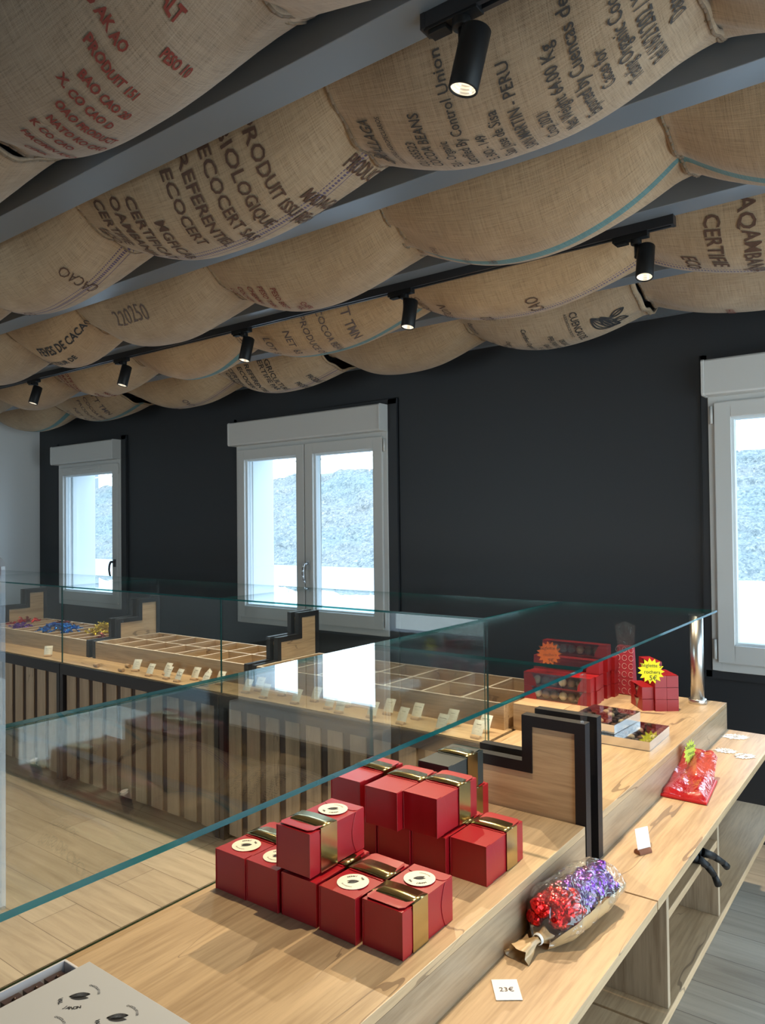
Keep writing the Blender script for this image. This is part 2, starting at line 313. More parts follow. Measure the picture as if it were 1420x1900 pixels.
# ------------------------------------------------------------------ mesh helpers
class MB:
    def __init__(self, origin=(0, 0, 0)):
        self.v = []; self.f = []; self.m = []; self.uv = {}; self.o = Vector(origin); self.smooth = set()
    def add(self, vs, fs, mi=0, smooth=False):
        b = len(self.v)
        self.v += [Vector(v)-self.o for v in vs]
        for f in fs:
            if smooth: self.smooth.add(len(self.f))
            self.f.append([b+i for i in f]); self.m.append(mi)
        return self
    def box(self, x0, x1, y0, y1, z0, z1, mi=0):
        if x0 > x1: x0, x1 = x1, x0
        if y0 > y1: y0, y1 = y1, y0
        if z0 > z1: z0, z1 = z1, z0
        vs = [(x0, y0, z0), (x1, y0, z0), (x1, y1, z0), (x0, y1, z0), (x0, y0, z1), (x1, y0, z1), (x1, y1, z1), (x0, y1, z1)]
        fs = [(0, 3, 2, 1), (4, 5, 6, 7), (0, 1, 5, 4), (1, 2, 6, 5), (2, 3, 7, 6), (3, 0, 4, 7)]
        return self.add(vs, fs, mi)
    def prism(self, poly, axis, a, b, mi=0, mi_side=None):
        """poly 2D in the plane normal to axis (X: (y,z), Y: (x,z), Z: (x,y)), from a to b along it"""
        def P(p, t):
            return {'X': (t, p[0], p[1]), 'Y': (p[0], t, p[1]), 'Z': (p[0], p[1], t)}[axis]
        n = len(poly)
        vs = [P(p, a) for p in poly]+[P(p, b) for p in poly]
        self.add(vs, [list(range(n)), list(range(2*n-1, n-1, -1))], mi)
        b0 = len(self.v)-2*n
        for i in range(n):
            self.f.append([b0+i, b0+n+i, b0+n+(i+1) % n, b0+(i+1) % n]); self.m.append(mi if mi_side is None else mi_side)
        return self
    def lathe(self, prof, c=(0, 0, 0), ax=(0, 0, 1), seg=24, mi=0, smooth=True):
        """prof: [(r, h)] around axis ax through c"""
        ax = Vector(ax).normalized(); up = Vector((0, 0, 1)) if abs(ax.z) < .9 else Vector((1, 0, 0))
        u = ax.cross(up).normalized(); w = ax.cross(u)
        c = Vector(c); vs = []; fs = []
        for r, h in prof:
            for k in range(seg):
                a = 2*pi*k/seg
                vs.append(c+ax*h+(u*cos(a)+w*sin(a))*max(r, 1e-5))
        for i in range(len(prof)-1):
            for k in range(seg):
                k2 = (k+1) % seg
                fs.append((i*seg+k, i*seg+k2, (i+1)*seg+k2, (i+1)*seg+k))
        return self.add(vs, fs, mi, smooth)
    def cyl(self, a, b, r, seg=20, mi=0, r2=None):
        a = Vector(a); b = Vector(b); h = (b-a).length; r2 = r if r2 is None else r2
        self.lathe([(0, 0), (r, 0)], a, b-a, seg, mi, False)
        self.lathe([(r, 0), (r2, h)], a, b-a, seg, mi, True)
        return self.lathe([(r2, h), (0, h)], a, b-a, seg, mi, False)
    def tube(self, pts, r, seg=8, mi=0):
        for i in range(len(pts)-1):
            self.cyl(pts[i], pts[i+1], r if not isinstance(r, (list, tuple)) else r[i], seg, mi, None if not isinstance(r, (list, tuple)) else r[i+1])
        return self
    def ball(self, c, r, sx=1, sy=1, sz=1, seg=14, mi=0, jit=0):
        rings = 8; vs = []; fs = []
        for i in range(rings+1):
            th = pi*i/rings
            for k in range(seg):
                ph = 2*pi*k/seg; j = 1+random.uniform(-jit, jit)
                vs.append((c[0]+r*sx*sin(th)*cos(ph)*j, c[1]+r*sy*sin(th)*sin(ph)*j, c[2]+r*sz*cos(th)*j))
        for i in range(rings):
            for k in range(seg):
                fs.append((i*seg+k, (i+1)*seg+k, (i+1)*seg+(k+1) % seg, i*seg+(k+1) % seg))
        return self.add(vs, fs, mi, True)
    def build(self, name, mats, parent=None, bevel=0.0, shade=None):
        me = bpy.data.meshes.new(name)
        me.from_pydata([tuple(v) for v in self.v], [], self.f)
        if not isinstance(mats, (list, tuple)): mats = [mats]
        for m in mats: me.materials.append(m)
        for i, p in enumerate(me.polygons):
            p.material_index = min(self.m[i], len(mats)-1); p.use_smooth = (i in self.smooth)
        bm = bmesh.new(); bm.from_mesh(me)
        bmesh.ops.remove_doubles(bm, verts=bm.verts, dist=1e-5)
        bmesh.ops.recalc_face_normals(bm, faces=bm.faces)
        if bevel:
            es = [e for e in bm.edges if len(e.link_faces) == 2 and e.calc_face_angle(0) > .6]
            bmesh.ops.bevel(bm, geom=es, offset=bevel, segments=2, affect='EDGES', profile=.5, clamp_overlap=True)
        bm.to_mesh(me); bm.free()
        ob = bpy.data.objects.new(name, me); COL.objects.link(ob)
        if parent is not None: ob.parent = parent
        else: ob.location = self.o
        return ob

def thing(name, label, cat, loc=(0, 0, 0), group=None, rz=0):
    o = bpy.data.objects.new(name, None); COL.objects.link(o); o.location = loc; o.rotation_euler = (0, 0, rz)
    o.empty_display_size = .05
    o['label'] = label; o['category'] = cat
    if group: o['group'] = group
    return o

def tag(o, label, cat, group=None):
    o['label'] = label; o['category'] = cat
    if group: o['group'] = group
    return o

def struct(o): o['kind'] = 'structure'; return o

def copy_tree(o, parent=None, loc=None, rz=None, label=None, group=None):
    c = o.copy(); COL.objects.link(c); c.parent = parent
    if loc is not None: c.location = loc
    if rz is not None: c.rotation_euler = (0, 0, rz)
    if label: c['label'] = label
    if group: c['group'] = group
    for ch in list(o.children): copy_tree(ch, c)
    return c

# text / drawings as flat 2D polygons
_tc = {}
def text2d(s, size, align='LEFT', bold=0.0, cx=1.0):
    key = (s, align, bold)
    if key not in _tc:
        cu = bpy.data.curves.new('t', 'FONT'); cu.body = s; cu.size = 1.0; cu.align_x = align; cu.offset = bold; cu.resolution_u = 2
        ob = bpy.data.objects.new('t', cu); COL.objects.link(ob)
        bpy.context.view_layer.update()
        me = bpy.data.meshes.new_from_object(ob)
        _tc[key] = ([(v.co.x, v.co.y) for v in me.vertices], [list(p.vertices) for p in me.polygons])
        bpy.data.objects.remove(ob); bpy.data.curves.remove(cu); bpy.data.meshes.remove(me)
    vs, fs = _tc[key]
    return [(x*size*cx, y*size) for x, y in vs], fs

def stroke(pts, w):
    """ribbon along a polyline"""
    vs = []; fs = []
    for i, p in enumerate(pts):
        a = pts[max(0, i-1)]; b = pts[min(len(pts)-1, i+1)]
        dx, dy = b[0]-a[0], b[1]-a[1]; l = math.hypot(dx, dy) or 1
        nx, ny = -dy/l*w/2, dx/l*w/2
        vs += [(p[0]+nx, p[1]+ny), (p[0]-nx, p[1]-ny)]
    for i in range(len(pts)-1): fs.append([2*i, 2*i+1, 2*i+3, 2*i+2])
    return vs, fs

def arc(cx, cy, rx, ry, a0, a1, n=14): return [(cx+rx*cos(a0+(a1-a0)*i/n), cy+ry*sin(a0+(a1-a0)*i/n)) for i in range(n+1)]

def leaf(x0, y0, x1, y1, bulge, n=10):
    dx, dy = x1-x0, y1-y0; L_ = math.hypot(dx, dy); nx, ny = -dy/L_, dx/L_
    up = []; dn = []
    for i in range(n+1):
        t = i/n; b = bulge*sin(pi*t)**.8
        up.append((x0+dx*t+nx*b, y0+dy*t+ny*b)); dn.append((x0+dx*t-nx*b, y0+dy*t-ny*b))
    return up+dn[::-1]

class Draw:
    """collects 2D shapes"""
    def __init__(self): self.parts = []
    def add(self, vf, ox=0, oy=0, rot=0, sc=1):
        vs, fs = vf; c, s = cos(rot), sin(rot)
        self.parts.append(([(ox+(x*c-y*s)*sc, oy+(x*s+y*c)*sc) for x, y in vs], fs)); return self
    def text(self, s, x, y, size, **k): return self.add(text2d(s, size, **k), x, y)
    def line(self, pts, w): return self.add(stroke(pts, w))
    def merge(self, other, ox, oy, rot=0, sc=1):
        for p in other.parts: self.add(p, ox, oy, rot, sc)
        return self

def pod_logo(S=1.0, w=.05):
    """cocoa pods with two leaves, outline drawing about 2 wide"""
    d = Draw()
    for (x0, y0, x1, y1, b) in ((-.95, -.45, .75, .25, .30), (-.75, -.05, .95, .5, .24)):
        d.line([(x*S, y*S) for x, y in leaf(x0, y0, x1, y1, b)], w*S)
        for k in (-.55, 0, .55):
            dx, dy = x1-x0, y1-y0; l = math.hypot(dx, dy); nx, ny = -dy/l, dx/l
            d.line([((x0+dx*t+nx*b*k*sin(pi*t))*S, (y0+dy*t+ny*b*k*sin(pi*t))*S) for t in [i/8 for i in range(9)]], w*.7*S)
    for (x0, y0, x1, y1, b) in ((-.35, .35, -.55, 1.0, .2), (.0, .40, .45, 1.0, .2)):
        d.line([(x*S, y*S) for x, y in leaf(x0, y0, x1, y1, b)], w*S)
        d.line([(x0*S, y0*S), (x1*S, y1*S)], w*S)
    return d

def badge():
    """round shop badge: half open pod in the middle, words around, radius 1"""
    d = Draw()
    d.line(leaf(-.42, -.12, .34, .26, .17), .045)
    for k in (-.6, -.2, .2, .6):
        dx, dy = .76, .38; l = math.hypot(dx, dy); nx, ny = -dy/l, dx/l
        d.line([(-.42+dx*t+nx*.17*k*sin(pi*t), -.12+dy*t+ny*.17*k*sin(pi*t)) for t in [i/8 for i in range(9)]], .035)
    lf = leaf(-.30, -.20, .46, .02, .13)
    d.add((lf, [list(range(len(lf)))]))
    def ring(s, a_mid, r, size, inward=False, step=.155):
        n = len(s)
        for i, ch in enumerate(s):
            if ch == ' ': continue
            a = a_mid+(i-(n-1)/2)*step*(1 if inward else -1)
            d.add(text2d(ch, size, align='CENTER', bold=.035 if size > .15 else .01), r*cos(a), r*sin(a), a-pi/2+(pi if inward else 0))
    ring('VAL  JANON', -pi/2-.2, .86, .25, True, .19)
    ring('CHOCOLATIER', pi/2-.5, .74, .15, False, .115)
    return d
BADGE = badge()

def print_on(ob, verts, faces, mat):
    """printing belongs to the surface it is on: appended to that part's own mesh"""
    me = ob.data
    if mat.name not in [m.name for m in me.materials]: me.materials.append(mat)
    mi = [m.name for m in me.materials].index(mat.name)
    bm = bmesh.new(); bm.from_mesh(me)
    vs = [bm.verts.new(tuple(v)) for v in verts]
    for f in faces:
        try:
            q = bm.faces.new([vs[k] for k in f]); q.material_index = mi
        except ValueError: pass
    bm.to_mesh(me); bm.free()

def plane_print(draw, name, mat, parent, fn):
    """map 2D drawing through fn(x,y)->xyz (local) and print it on the given part"""
    V = []; F = []
    for vs, fs in draw.parts:
        b = len(V); V += [fn(x, y) for x, y in vs]; F += [[b+k for k in f] for f in fs]
    print_on(parent, V, F, mat)
    return parent

# ------------------------------------------------------------------ the room
YW = 4.08; XL = -7.57; XR = 1.35; YB = -3.2; ZC = 2.96; WT = .34
WZ0, WZ1 = .84, 2.24
WINS = [(-7.145, -6.08), (-4.49, -2.985), (-.93, .575)]

mb = MB(); mb.box(XL-.3, XR+.3, YB-.3, YW+.3, -.12, 0); struct(mb.build('floor', FLOOR))
mb = MB(); mb.box(XL-.3, XR+.3, YB-.3, YW+.3, ZC, ZC+.15); struct(mb.build('ceiling', CEILM))
mb = MB()
xs = [XL-.3]
for a, b in WINS:
    mb.box(xs[-1], a, YW, YW+WT, 0, ZC); mb.box(a, b, YW, YW+WT, 0, WZ0); mb.box(a, b, YW, YW+WT, WZ1, ZC); xs.append(b)
mb.box(xs[-1], XR+.3, YW, YW+WT, 0, ZC); struct(mb.build('wall_back', WALLD))
mb = MB(); mb.box(XL-.25, XL, YB, YW, 0, ZC); struct(mb.build('wall_left', WALLL))
# right and front walls carry the shop glazing the daylight comes through
mb = MB()
mb.box(XR, XR+.25, YB, .2, 0, ZC); mb.box(XR, XR+.25, 3.98, YW, 0, ZC); mb.box(XR, XR+.25, .2, 3.98, 2.45, ZC); mb.box(XR, XR+.25, 2.0, 2.12, .05, 2.45); mb.box(XR, XR+.25, .2, 3.98, 0, .05)
struct(mb.build('wall_right', WALLL))
mb = MB()
mb.box(XL-.25, -6.2, YB-.25, YB, 0, ZC); mb.box(-3.9, XR+.25, YB-.25, YB, 0, ZC); mb.box(-6.2, -3.9, YB-.25, YB, 2.45, ZC); mb.box(-6.2, -3.9, YB-.25, YB, 0, .12)
struct(mb.build('wall_front', WALLL))
for i, args in enumerate([(XR+.1, XR+.11, .2, 2.0, .05, 2.45), (XR+.1, XR+.11, 2.12, 3.98, .05, 2.45), (-6.2, -3.9, YB-.11, YB-.1, .12, 2.45)]):
    mb = MB(); mb.box(*args); struct(mb.build('window_%d' % (i+4), WGLASS))
# baseboard and dark casings
mb = MB(); mb.box(-.7, XR, YW-.014, YW, 0, .10); mb.box(XL, -.7, YW-.014, YW, 0, .10); struct(mb.build('baseboard_back', WALLD, bevel=.003))
for i, (a, b) in enumerate(WINS):
    mb = MB(); w = .075; bx = .0
    for (x0, x1, z0, z1) in ((a-.035, a, WZ0-.04, 2.46), (b, b+w, WZ0-.04, 2.46), (a-.035, b+w, 2.42, 2.46), (a-.035, b+w, WZ0-.04, WZ0)):
        mb.box(x0, x1, YW-.022, YW, z0, z1)
    struct(mb.build('trim_%d' % (i+1), WALLD, bevel=.003))

def window(n, a, b, sashes, handle, hmat, box_l=0.0):
    root = bpy.data.objects.new('window_%d' % n, None); COL.objects.link(root); root.location = ((a+b)/2, YW, WZ0); root['kind'] = 'structure'
    O = root.location; y0 = YW-.03
    mb = MB(O)
    fw = .045
    for (x0, x1, z0, z1) in ((a, a+fw, WZ0, WZ1), (b-fw, b, WZ0, WZ1), (a+fw, b-fw, WZ0, WZ0+.055), (a+fw, b-fw, WZ1-.045, WZ1)):
        mb.box(x0, x1, y0, YW+.06, z0, z1)
    mb.build('window_frame', PVC, root, bevel=.003)
    # outside reveal lining
    mb = MB(O)
    mb.box(a-.002, a+.012, YW+.06, YW+WT+.03, WZ0, WZ1); mb.box(b-.012, b+.002, YW+.06, YW+WT+.03, WZ0, WZ1)
    mb.box(a, b, YW+.06, YW+WT+.03, WZ1-.012, WZ1+.002); mb.box(a, b, YW+.06, YW+WT+.06, WZ0-.002, WZ0+.015)
    mb.box(a+.012, a+.045, YW+.10, YW+.14, WZ0+.015, WZ1-.012); mb.box(b-.045, b-.012, YW+.10, YW+.14, WZ0+.015, WZ1-.012)
    mb.build('window_reveal', REVEAL, root)
    for k, (s0, s1) in enumerate(sashes):
        z0, z1 = WZ0+.045, WZ1-.035; sw = .078
        mb = MB(O)
        ys = y0-.018
        for (x0, x1, c0, c1) in ((s0, s0+sw, z0, z1), (s1-sw, s1, z0, z1), (s0+sw, s1-sw, z0, z0+sw+.012), (s0+sw, s1-sw, z1-sw, z1)):
            mb.box(x0, x1, ys, YW+.045, c0, c1)
        sa = mb.build('window_sash', PVC, root, bevel=.004)
        mb = MB(O); g0, g1, h0, h1 = s0+sw, s1-sw, z0+sw+.012, z1-sw
        for (x0, x1, c0, c1) in ((g0, g0+.012, h0, h1), (g1-.012, g1, h0, h1), (g0+.012, g1-.012, h0, h0+.012), (g0+.012, g1-.012, h1-.012, h1)):
            mb.box(x0, x1, YW-.022, YW+.02, c0, c1)
        mb.build('glazing_bead', REVEAL, sa)
        mb = MB(O); mb.box(g0+.012, g1-.012, YW+.002, YW+.006, h0+.012, h1-.012); mb.build('window_pane', WGLASS, sa)
    mb = MB(O)
    zz0, zz1 = WZ1, 2.42
    xa, xb = a-.012-box_l, b+.0
    mb.prism([(YW, zz0), (YW-.105, zz0), (YW-.112, zz0+.008), (YW-.112, zz1-.008), (YW-.105, zz1), (YW, zz1)], 'X', xa+.016, xb-.016)
    bo = mb.build('roller_shutter_box', PVC, root, bevel=.002)
    mb = MB(O)
    for x0, x1 in ((xa, xa+.016), (xb-.016, xb)):
        mb.prism([(YW, zz0-.002), (YW-.108, zz0-.002), (YW-.116, zz0+.01), (YW-.116, zz1-.006), (YW-.108, zz1+.002), (YW, zz1+.002)], 'X', x0, x1)
    mb.build('end_cap', PVC, bo, bevel=.003)
    hx, hz = handle
    mb = MB(O)
    mb.box(hx-.014, hx+.014, YW-.058, YW-.048, hz-.035, hz+.035)
    mb.cyl((hx, YW-.05, hz+.012), (hx, YW-.095, hz+.012), .010, 12)
    mb.tube([(hx, YW-.095, hz+.012), (hx-.004, YW-.105, hz-.02), (hx-.006, YW-.107, hz-.06), (hx-.003, YW-.102, hz-.105), (hx+.004, YW-.095, hz-.13)], [.0095, .0095, .009, .0085, .007], 10)
    mb.build('window_handle', hmat, root)
    # hinges
    for (hx_, side) in (((a+.018) if n == 3 else (b-.020), 1),):
        for z0, z1 in ((WZ0+.06, WZ0+.16), (WZ1-.14, WZ1-.05)):
            mb = MB(O); mb.cyl((hx_, y0-.008, z0), (hx_, y0-.008, z1), .009, 10); mb.build('window_hinge', PVC, root)
    return root
w1 = window(1, -7.145, -6.08, [(-7.115, -6.105)], (-6.14, 1.27), HDARK)
mb = MB(w1.location); mb.box(-6.85, -6.42, YW-.066, YW-.046, 2.168, 2.186); mb.box(-6.42, -6.37, YW-.072, YW-.046, 2.158, 2.19); mb.build('air_vent', PVC, w1, bevel=.003)
window(2, -4.49, -2.985, [(-4.462, -3.742), (-3.734, -3.018)], (-3.70, 1.31), CHROME)
window(3, -.93, .575, [(-.898, -.182), (-.174, .545)], (-.14, 1.31), CHROME)

# beams along the ceiling
BEAMS = [(.60, .71), (1.27, 1.39), (1.94, 2.05), (2.64, 2.75), (3.31, 3.42)]
for i, (y0, y1) in enumerate(BEAMS+[(-.08, .04), (-.76, -.64)]):
    mb = MB(((XL+XR)/2, (y0+y1)/2, 2.70)); mb.box(XL, XR, y0, y1, 2.70, ZC)
    if i == 1: pass
    struct(mb.build('trim_%d' % (i+4), BEAMM, bevel=.002))
mb = MB(); mb.box(XL, XR, YW-.05, YW-.001, 2.70, ZC); struct(mb.build('trim_12', BEAMM))

# ------------------------------------------------------------------ outside
mb = MB(); mb.box(-60, 40, YW+.45, 26, -.25, -.02); g = struct(mb.build('outside_ground', ROAD))
def bank():
    nx, ny = 240, 70; vs = []; fs = []
    for j in range(ny+1):
        for i in range(nx+1):
            x = -52+80*i/nx; t = j/ny
            y = 22+9*t; z = -.1+4.6*t**.9
            d = noise.fractal(Vector((x*.9, y*.9, z*.9)), 1.0, 2.0, 5)*.30*min(1, 6*t+.1)
            vs.append((x, y-d, z+d*.6+.15*sin(x*.22)*t))
        for i in range(nx):
            if j < ny:
                a = j*(nx+1)+i; fs.append((a, a+1, a+nx+2, a+nx+1))
    return vs, fs
mb = MB((-12, 22, 0)); vs, fs = bank(); mb.add(vs, fs, 0, True)
struct(mb.build('embankment_outside', BANK))
# fence on the crest
fe = thing('outside_fence', 'pale panel fence along the top of the bank seen through the middle window', 'fence', (-12, 31, 4.5))
for i in range(40):
    mb = MB(fe.location); x = -52+2*i; mb.box(x-.04, x+.04, 30.95, 31.05, 4.2, 6.2); mb.build('fence_post', PVC, fe)
for z0_, z1_ in ((5.25, 5.36), (5.9, 5.98)):
    mb = MB(fe.location); mb.box(-52, 28, 30.98, 31.02, z0_, z1_); mb.build('rail', PVC, fe)
# dark building to the left beyond the first window
bl = thing('outside_building', 'long grey shed beyond the bank seen through the left window', 'building', (-65, 24, 0))
mb = MB(bl.location); mb.box(-76, -54, 24, 34, 0, 9.0); mb.build('shed_wall', simple('shed_grey', (.16, .19, .22), .8), bl)
mb = MB(bl.location); mb.prism([(-77, 9.0), (-53.5, 9.0), (-53.5, 9.3), (-65, 11.0), (-77, 9.3)], 'Y', 23.6, 34.4); mb.build('roof', simple('shed_roof', (.5, .55, .58), .6), bl)
dp = MB((-6.66, YW+.6, 0)); dp.cyl((-6.90, YW+.75, 0), (-6.90, YW+.75, 3.2), .035, 14); tag(dp.build('downpipe', simple('pipe_cream', (.42, .40, .26), .6)), 'cream downpipe just outside the left window', 'pipe')

# ------------------------------------------------------------------ counters
ZB = .742   # bench top
ZT = .852   # raised displays
ZG = 1.223  # top glass
GT = .008

def slat_front(root, a, b, y, axis):
    """slatted front, black steel frame; axis 'X' = panel runs along X at y; 'Y' = runs along Y at x=y"""
    O = root.location
    def bx(mb, u0, u1, d0, d1, z0, z1, mi=0):
        if axis == 'X': mb.box(u0, u1, y+d0, y+d1, z0, z1, mi)
        else: mb.box(y-d1*-1 if False else y+d0, y+d1, u0, u1, z0, z1, mi)
    mb = MB(O); bx(mb, a+.004, b-.004, 0, .035, .674, ZB-.004)          # top rail
    bx(mb, a+.004, a+.036, 0, .035, .0, .674); bx(mb, b-.036, b-.004, 0, .035, .0, .674)
    mb.build('steel_frame', BLACK, root, bevel=.002)
    mb = MB(O); bx(mb, a+.036, b-.036, .026, .034, .03, .674); mb.build('backing_panel', DARKREC, root)
    n = int(round((b-a-.072)/.1387)); p = (b-a-.072)/n
    for k in range(n):
        u0 = a+.036+p*k+.021; mb = MB(O); bx(mb, u0, u0+p-.043, .018, .026, .03, .674)
        mb.build('slat', SLAT, root, bevel=.0015)

# leg B: four modules along the back
BX = [-7.53, -6.01, -4.49, -2.97, -1.43]
lab = ['far left, against the pale wall', 'left, with the wrapped sweets tray on it', 'under the empty middle tray', 'right, running into the near counter']
for i in range(4):
    a, b = BX[i], BX[i+1]
    r = thing('slatted_counter', 'oak slat counter unit, back run: '+lab[i], 'counter', ((a+b)/2, 2.9, 0), 'slatted counter units of the back run')
    slat_front(r, a, b, 2.545, 'X')
    mb = MB(r.location); mb.box(a+.002, b-.002, 2.56, 3.28, ZB-.022, ZB); mb.build('bench_top', OAKX, r, bevel=.001)
    mb = MB(r.location); mb.box(a+.004, a+.022, 2.582, 3.27, 0, ZB-.022); mb.box(b-.022, b-.004, 2.582, 3.27, 0, ZB-.022); mb.box(a+.022, b-.022, 2.585, 3.24, .06, .08); mb.box(a+.022, b-.022, 2.60, 2.615, .08, ZB-.022)
    mb.build('carcass', OAKGZ, r)

# leg A: two modules towards the camera, open cubbies on the staff side
def legA(y0, y1, label, cub, deep):
    r = thing('shelved_counter', label, 'counter', (-1.0, (y0+y1)/2, 0), 'counter units of the near run')
    O = r.location
    slat_front(r, y0, y1, -1.425, 'Y')
    mb = MB(O); mb.box(-1.415, -.52, y0+.001, y1-.001, ZB-.022, ZB); mb.build('bench_top', OAKY, r, bevel=.001)
    mb = MB(O); mb.box(-1.39, -1.372, y0+.01, y1-.01, 0, ZB-.022); mb.box(-1.0, -.985, y0+.01, y1-.01, .457, ZB-.022); mb.box(-.80, -.782, y0+.01, y1-.01, 0, .434)
    mb.build('back_panel', OAKGZ, r)
    mb = MB(O); mb.box(-1.37, -.52, y0+.002, y1-.002, .434, .457); mb.build('bottom_shelf', OAKY, r, bevel=.001)
    for yy in cub:
        mb = MB(O); mb.box(-.985, -.524, yy, yy+.018, .457, ZB-.022); mb.build('upright', OAKGZ, r, bevel=.001)
    for (s0, s1, z) in deep:
        mb = MB(O); mb.box(-.985, -.526, s0, s1, z-.02, z); mb.build('mid_shelf', OAKY, r, bevel=.001)
    mb = MB(O); mb.box(-1.372, -.80, y0+.002, y0+.02, 0, .434); mb.build('leg_panel', OAKGZ, r)
    return r
legA(1.722, 3.305, 'oak counter unit of the near run nearest the dark wall, clamp on its shelf', [1.80, 2.305], [(1.818, 2.305, .675)])
rA = legA(-.30, 1.718, 'oak counter unit of the near run nearest the viewer, under the red gift boxes', [1.21, .55], [])
mb = MB(rA.location); mb.box(-.56, -.54, -.29, 1.71, ZB-.045, ZB-.022); mb.build('apron', OAKY, rA)

# raised wooden blocks on the near run
def riser(label, x0, x1, y0, y1, extra=None):
    r = thing('display_riser', label, 'display riser', ((x0+x1)/2, (y0+y1)/2, ZB), 'low oak display boxes on the near run')
    O = r.location
    mb = MB(O); mb.box(x0, x1, y0, y1, ZT-.019, ZT); mb.build('top_board', OAKY, r, bevel=.001)
    mb = MB(O); mb.box(x1-.019, x1, y0, y1, ZB, ZT-.019); mb.build('side_board', OAKG, r)
    mb = MB(O); mb.box(x0, x0+.019, y0, y1, ZB, ZT-.019); mb.box(x0+.019, x1-.019, y0, y0+.019, ZB, ZT-.019); mb.box(x0+.019, x1-.019, y1-.019, y1, ZB, ZT-.019); mb.build('end_board', OAKG, r)
    return r
riser('long low oak display box under the red gift boxes, nearest the viewer', -1.21, -.705, -.25, 1.762)
riser('low oak display box under the steel post and the chocolate packs', -1.21, -.705, 1.88, 3.30)
r = thing('corner_block', 'small oak filler block in the inner corner under the long red boxes', 'display riser', (-1.32, 3.03, ZB))
mb = MB(r.location); mb.box(-1.425, -1.212, 2.80, 3.29, ZB, ZT); mb.build('block_body', OAKX, r, bevel=.001)

# stepped end panels
def stepped(label, axis, pos, f, group, th=.030):
    """profile coordinate f(d,z): d distance from the front edge (0..0.507)"""
    z0 = ZB
    e = .028
    prof = [(0, z0), (0, .856), (.165, .856), (.165, .982), (.335, .982), (.335, 1.102), (.507, 1.102), (.507, z0)]
    inner = [(e, z0), (e, .856-e), (.165+e, .856-e), (.165+e, .982-e), (.335+e, .982-e), (.335+e, 1.102-e), (.507-e, 1.102-e), (.507-e, z0)]
    r = thing('stepped_panel', label, 'divider', f(.25, pos) + (z0,), group)
    O = r.location
    def P(d, t, z):
        x, y = f(d, t); return (x, y, z)
    mb = MB(O)
    n = len(prof)
    # edging: frame band between prof and inner, full thickness
    for i in range(n-1):
        a, b, c, d_ = prof[i], prof[i+1], inner[i+1], inner[i]
        vs = [P(q[0], pos-th/2, q[1]) for q in (a, b, c, d_)]+[P(q[0], pos+th/2, q[1]) for q in (a, b, c, d_)]
        mb.add(vs, [(0, 1, 2, 3), (7, 6, 5, 4), (0, 4, 5, 1), (1, 5, 6, 2), (2, 6, 7, 3), (3, 7, 4, 0)])
    mb.build('black_edging', BLACKE, r)
    mb = MB(O); vs = [P(q[0], pos-th/2+.005, q[1]) for q in inner]+[P(q[0], pos+th/2-.005, q[1]) for q in inner]
    fs = [[0, 1, 2, 7], [2, 3, 4, 7], [4, 5, 6, 7]]
    fs = fs+[[i+8 for i in ff[::-1]] for ff in fs]
    for i in range(n-1): fs.append([i, i+8, i+9, i+1])
    mb.add(vs, fs); mb.build('oak_board', OAKX if axis == 'A' else OAKY, r)
    return r
stepped('stepped oak panel with black edging right behind the red gift boxes', 'A', 1.780, lambda d, t: (-1.21+d, t), 'stepped end panels of the near run')
stepped('stepped black edged panel just behind the one facing the red gift boxes', 'A', 1.860, lambda d, t: (-1.21+d, t), 'stepped end panels of the near run')
sp = [(-2.94, 'right of the pair before the two-leaf window'), (-3.00, 'left of the pair before the two-leaf window'), (-4.455, 'right of the pair between sweets tray and empty tray'), (-4.525, 'left of the pair between sweets tray and empty tray'), (-5.975, 'right of the pair at the far left'), (-6.045, 'left of the pair at the far left')]
for x, l in sp:
    stepped('stepped oak panel, '+l, 'B', x, lambda d, t: (t, 2.765+d), 'stepped end panels of the back run')

# the black edged panels run down past the bench edge of the near run
# compartment trays
def tray(label, x0, x1, cols, y0=2.765, y1=3.265, long_=False):
    def top(mb):
        for q in range(1, len(mb.m), 6): mb.m[q] = 1
        return mb
    r = thing('compartment_tray', label, 'tray', ((x0+x1)/2, (y0+y1)/2, ZB), 'compartment trays on the back run')
    O = r.location; t = .013
    mb = MB(O); mb.box(x0, x1, y0, y0+t, ZB+.008, ZT); top(mb).build('front_board', [OAKX, EDGEP], r)
    mb = MB(O); mb.box(x0, x1, y1-t, y1, ZB+.008, ZT); mb.box(x0, x0+t, y0+t, y1-t, ZB+.008, ZT); mb.box(x1-t, x1, y0+t, y1-t, ZB+.008, ZT); top(mb).build('rim', [OAKX, EDGEP], r)
    mb = MB(O); mb.box(x0, x1, y0, y1, ZB, ZB+.008); mb.build('base', OAKX, r)
    mb = MB(O)
    if not long_: mb.box(x0+t, x1-t, (y0+y1)/2-t/2, (y0+y1)/2+t/2, ZB+.008, ZT-.001)
    top(mb).build('long_divider', [OAKX, EDGEP], r) if not long_ else None
    for k in range(1, cols):
        x = x0+(x1-x0)*k/cols; mb = MB(O)
        if long_: mb.box(x-t/2, x+t/2, y0+t, y1-t, ZB+.008, ZT-.001)
        else:
            mb.box(x-t/2, x+t/2, y0+t, (y0+y1)/2-t/2, ZB+.008, ZT-.001); mb.box(x-t/2, x+t/2, (y0+y1)/2+t/2, y1-t, ZB+.008, ZT-.001)
        top(mb).build('cross_divider', [OAKY, EDGEP], r)
    return r
tray('empty two-row oak tray left of the paired panels by the two-leaf window', -4.435, -3.02, 7)
tray('empty two-row oak tray right of the paired panels by the two-leaf window', -2.92, -1.45, 7)
tray('oak tray holding blue, gold and red wrapped sweets, left', -5.955, -4.545, 10, long_=True)
tray('oak tray of compartments at the far left edge of the picture', -7.5, -6.065, 10, long_=True)

